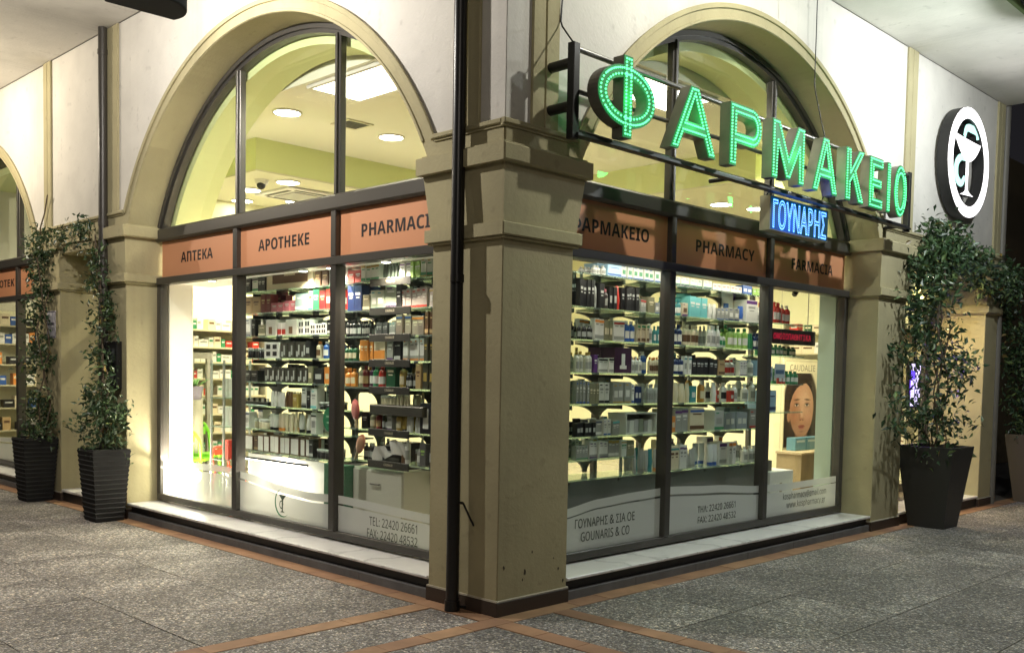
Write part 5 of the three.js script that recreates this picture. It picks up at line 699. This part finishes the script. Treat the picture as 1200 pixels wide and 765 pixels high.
planter('large smooth black planter beside the right doorway', [6.55, 0, 0.27], 0.305, 0.195, 0.88, potBlack, 0);
planter('large brown planter cut by the right edge of the picture', [9.95, 0, 0.3], 0.305, 0.195, 0.90, potBrown, 0);
const leafMat = [0, 1, 2].map((k) => new THREE.MeshStandardMaterial({ color: 0xffffff, vertexColors: true, roughness: 0.42, side: THREE.DoubleSide }));
function climber(label, base, blobs, stems, leafSize, tone) {
  const t = thing('climbing_plant', label, 'plant', base), pos = [], col = [], pts = [];
  for (const [cx, cy, cz, rx, ry, rz, n] of blobs) {
    const clumps = Array.from({ length: Math.max(3, Math.round(n / 26)) }, () => [cx + rr(-1, 1) * rx, cy + rr(-1, 1) * ry, cz + rr(-1, 1) * rz]);
    for (let k = 0; k < n; k++) { const c = clumps[Math.floor(rnd() * clumps.length)], g = () => (rnd() + rnd() + rnd() - 1.5) * (leafSize < 0.07 ? 0.12 : 0.16); pts.push([c[0] + g(), c[1] + g() * 1.1, c[2] + g() * 0.8]); }
  }
  const a = V(), b = V(), n = V();
  for (const p of pts) {
    const L = leafSize * (rnd() < 0.2 ? rr(0.35, 0.6) : rr(0.65, 1.4)), W = L * rr(0.36, 0.5); n.set(rr(-1, 1), rr(-0.2, 1.1), rr(-1, 1)).normalize(); a.set(rr(-1, 1), rr(-1.2, 0.5), rr(-1, 1)).cross(n).normalize(); b.copy(n).cross(a).normalize();
    const P = (u, v, w) => [p[0] + a.x * u + b.x * v + n.x * w, p[1] + a.y * u + b.y * v + n.y * w, p[2] + a.z * u + b.z * v + n.z * w];
    const A = P(0, 0, 0), T = P(L, 0, -0.12 * L), m = P(L * 0.5, 0, -0.02 * L), l = P(L * 0.42, W * 0.5, 0.10 * L), r = P(L * 0.42, -W * 0.5, 0.10 * L);
    for (const q of [A, m, l, l, m, T, A, r, m, m, r, T]) pos.push(...q);
    const y = rnd(), k = rr(0.6, 1.35), c = y < 0.02 ? [0.22, 0.16, 0.05] : y < 0.14 ? [0.10, 0.15, 0.05] : y < 0.6 ? [0.045, 0.085, 0.032] : [0.028, 0.06, 0.026];
    for (let q = 0; q < 12; q++) col.push(c[0] * k * tone, c[1] * k * tone, c[2] * k * tone);
  }
  const g = new THREE.BufferGeometry(); g.setAttribute('position', new THREE.Float32BufferAttribute(pos, 3)); g.setAttribute('color', new THREE.Float32BufferAttribute(col, 3)); g.setAttribute('uv', new THREE.Float32BufferAttribute(new Float32Array(pos.length / 3 * 2), 2)); g.computeVertexNormals();
  part('foliage', g, leafMat[0], t); for (const s of stems) part('stem', tube(s, 0.008, 5, 40), mat.bark, t);
  return t;
}
const wig = (x, y0, y1, z, q) => Array.from({ length: 9 }, (_, k) => [x + Math.sin(k * 2.1 + q) * 0.035, y0 + (y1 - y0) * k / 8, z + Math.cos(k * 1.7 + q) * 0.025]);
climber('dark leafy climber round the brown downpipe, rising from the right-hand ribbed planter', [-0.22, 0.66, -5.62], [
  [0.0, 0.26, -0.02, 0.15, 0.26, 0.19, 760], [0.03, 0.72, -0.10, 0.10, 0.32, 0.15, 620], [0.08, 1.3, -0.24, 0.08, 0.4, 0.15, 420], [0.10, 1.75, -0.34, 0.06, 0.25, 0.13, 230], [0.12, 2.1, -0.42, 0.04, 0.18, 0.12, 110], [0.14, 2.42, -0.6, 0.05, 0.08, 0.2, 110], [-0.05, 0.3, -0.45, 0.06, 0.14, 0.1, 70]], [wig(0, -0.02, 1.0, 0.0, 0), wig(0.04, -0.02, 0.9, -0.08, 2), [[0.02, 0.8, -0.08], [0.08, 1.3, -0.25], [0.1, 1.8, -0.36], [0.12, 2.35, -0.5]], [[0.0, 0.7, 0.0], [0.07, 1.2, -0.2], [0.1, 1.7, -0.3], [0.12, 2.2, -0.42]]], 0.062, 1.0);
climber('dark leafy climber on the pillar with the notice, growing over the door beam', [-0.2, 0.66, -7.62], [
  [0.04, 0.2, 0.0, 0.16, 0.2, 0.26, 420], [0.06, 0.75, -0.05, 0.09, 0.4, 0.19, 520], [0.10, 1.4, -0.1, 0.07, 0.45, 0.16, 500], [0.12, 2.0, -0.12, 0.07, 0.25, 0.18, 380], [0.14, 2.38, -0.1, 0.07, 0.11, 0.28, 420], [0.16, 2.40, 0.4, 0.05, 0.06, 0.3, 170], [0.16, 2.42, 1.0, 0.04, 0.06, 0.3, 70]], [wig(0.05, -0.02, 2.2, 0.05, 1), wig(0.1, -0.02, 1.8, 0.12, 3), [[0.16, 2.35, -0.3], [0.15, 2.6, -0.2], [0.16, 2.75, -0.1], [0.15, 2.95, 0.02]]], 0.066, 1.0);
climber('tall dense climber in the large black planter, spreading over the right doorway', [6.55, 0.8, 0.27], [
  [0.0, 0.26, -0.02, 0.46, 0.26, 0.22, 420], [-0.55, 0.40, -0.02, 0.35, 0.16, 0.12, 200], [-0.95, 0.48, 0.0, 0.22, 0.07, 0.08, 90], [0.2, 0.85, -0.04, 0.38, 0.32, 0.2, 420], [-0.55, 0.95, -0.05, 0.14, 0.3, 0.12, 130], [-0.05, 1.4, -0.08, 0.40, 0.35, 0.18, 720], [-0.05, 1.95, -0.1, 0.36, 0.28, 0.17, 1000], [0.3, 2.28, -0.12, 0.42, 0.2, 0.13, 900], [0.95, 2.22, -0.15, 0.45, 0.14, 0.12, 700], [1.65, 2.15, -0.16, 0.45, 0.12, 0.11, 620], [2.35, 2.1, -0.16, 0.4, 0.14, 0.11, 520], [0.18, 2.5, -0.1, 0.12, 0.10, 0.06, 120], [0.7, 0.95, -0.06, 0.26, 0.14, 0.1, 110], [-0.5, 1.7, 0.0, 0.16, 0.1, 0.1, 60]], [wig(0, -0.02, 2.2, 0, 0), wig(0.08, -0.02, 2.0, -0.05, 2), wig(-0.08, -0.02, 1.8, 0.02, 4), wig(0.14, -0.02, 1.4, 0.03, 5), [[0, 0, 0], [-0.3, 0.25, 0], [-0.7, 0.42, 0], [-1.05, 0.5, 0]], [[0, 0.1, 0], [0.3, 0.7, 0], [0.6, 0.9, 0], [0.95, 0.98, 0]]], 0.085, 1.05);
climber('shadowed climber in the brown planter at the right edge', [9.95, 0.82, 0.3], [
  [-0.05, 0.3, -0.05, 0.34, 0.28, 0.22, 620], [-0.15, 0.85, -0.1, 0.28, 0.32, 0.18, 640], [-0.3, 1.4, -0.2, 0.22, 0.35, 0.15, 560], [-0.45, 1.95, -0.3, 0.22, 0.28, 0.13, 520], [-0.6, 2.25, -0.35, 0.25, 0.15, 0.12, 380]], [wig(0, -0.02, 1.2, 0, 0), wig(-0.1, -0.02, 1.8, -0.1, 2)], 0.078, 0.9);

renderer.render(scene, camera);
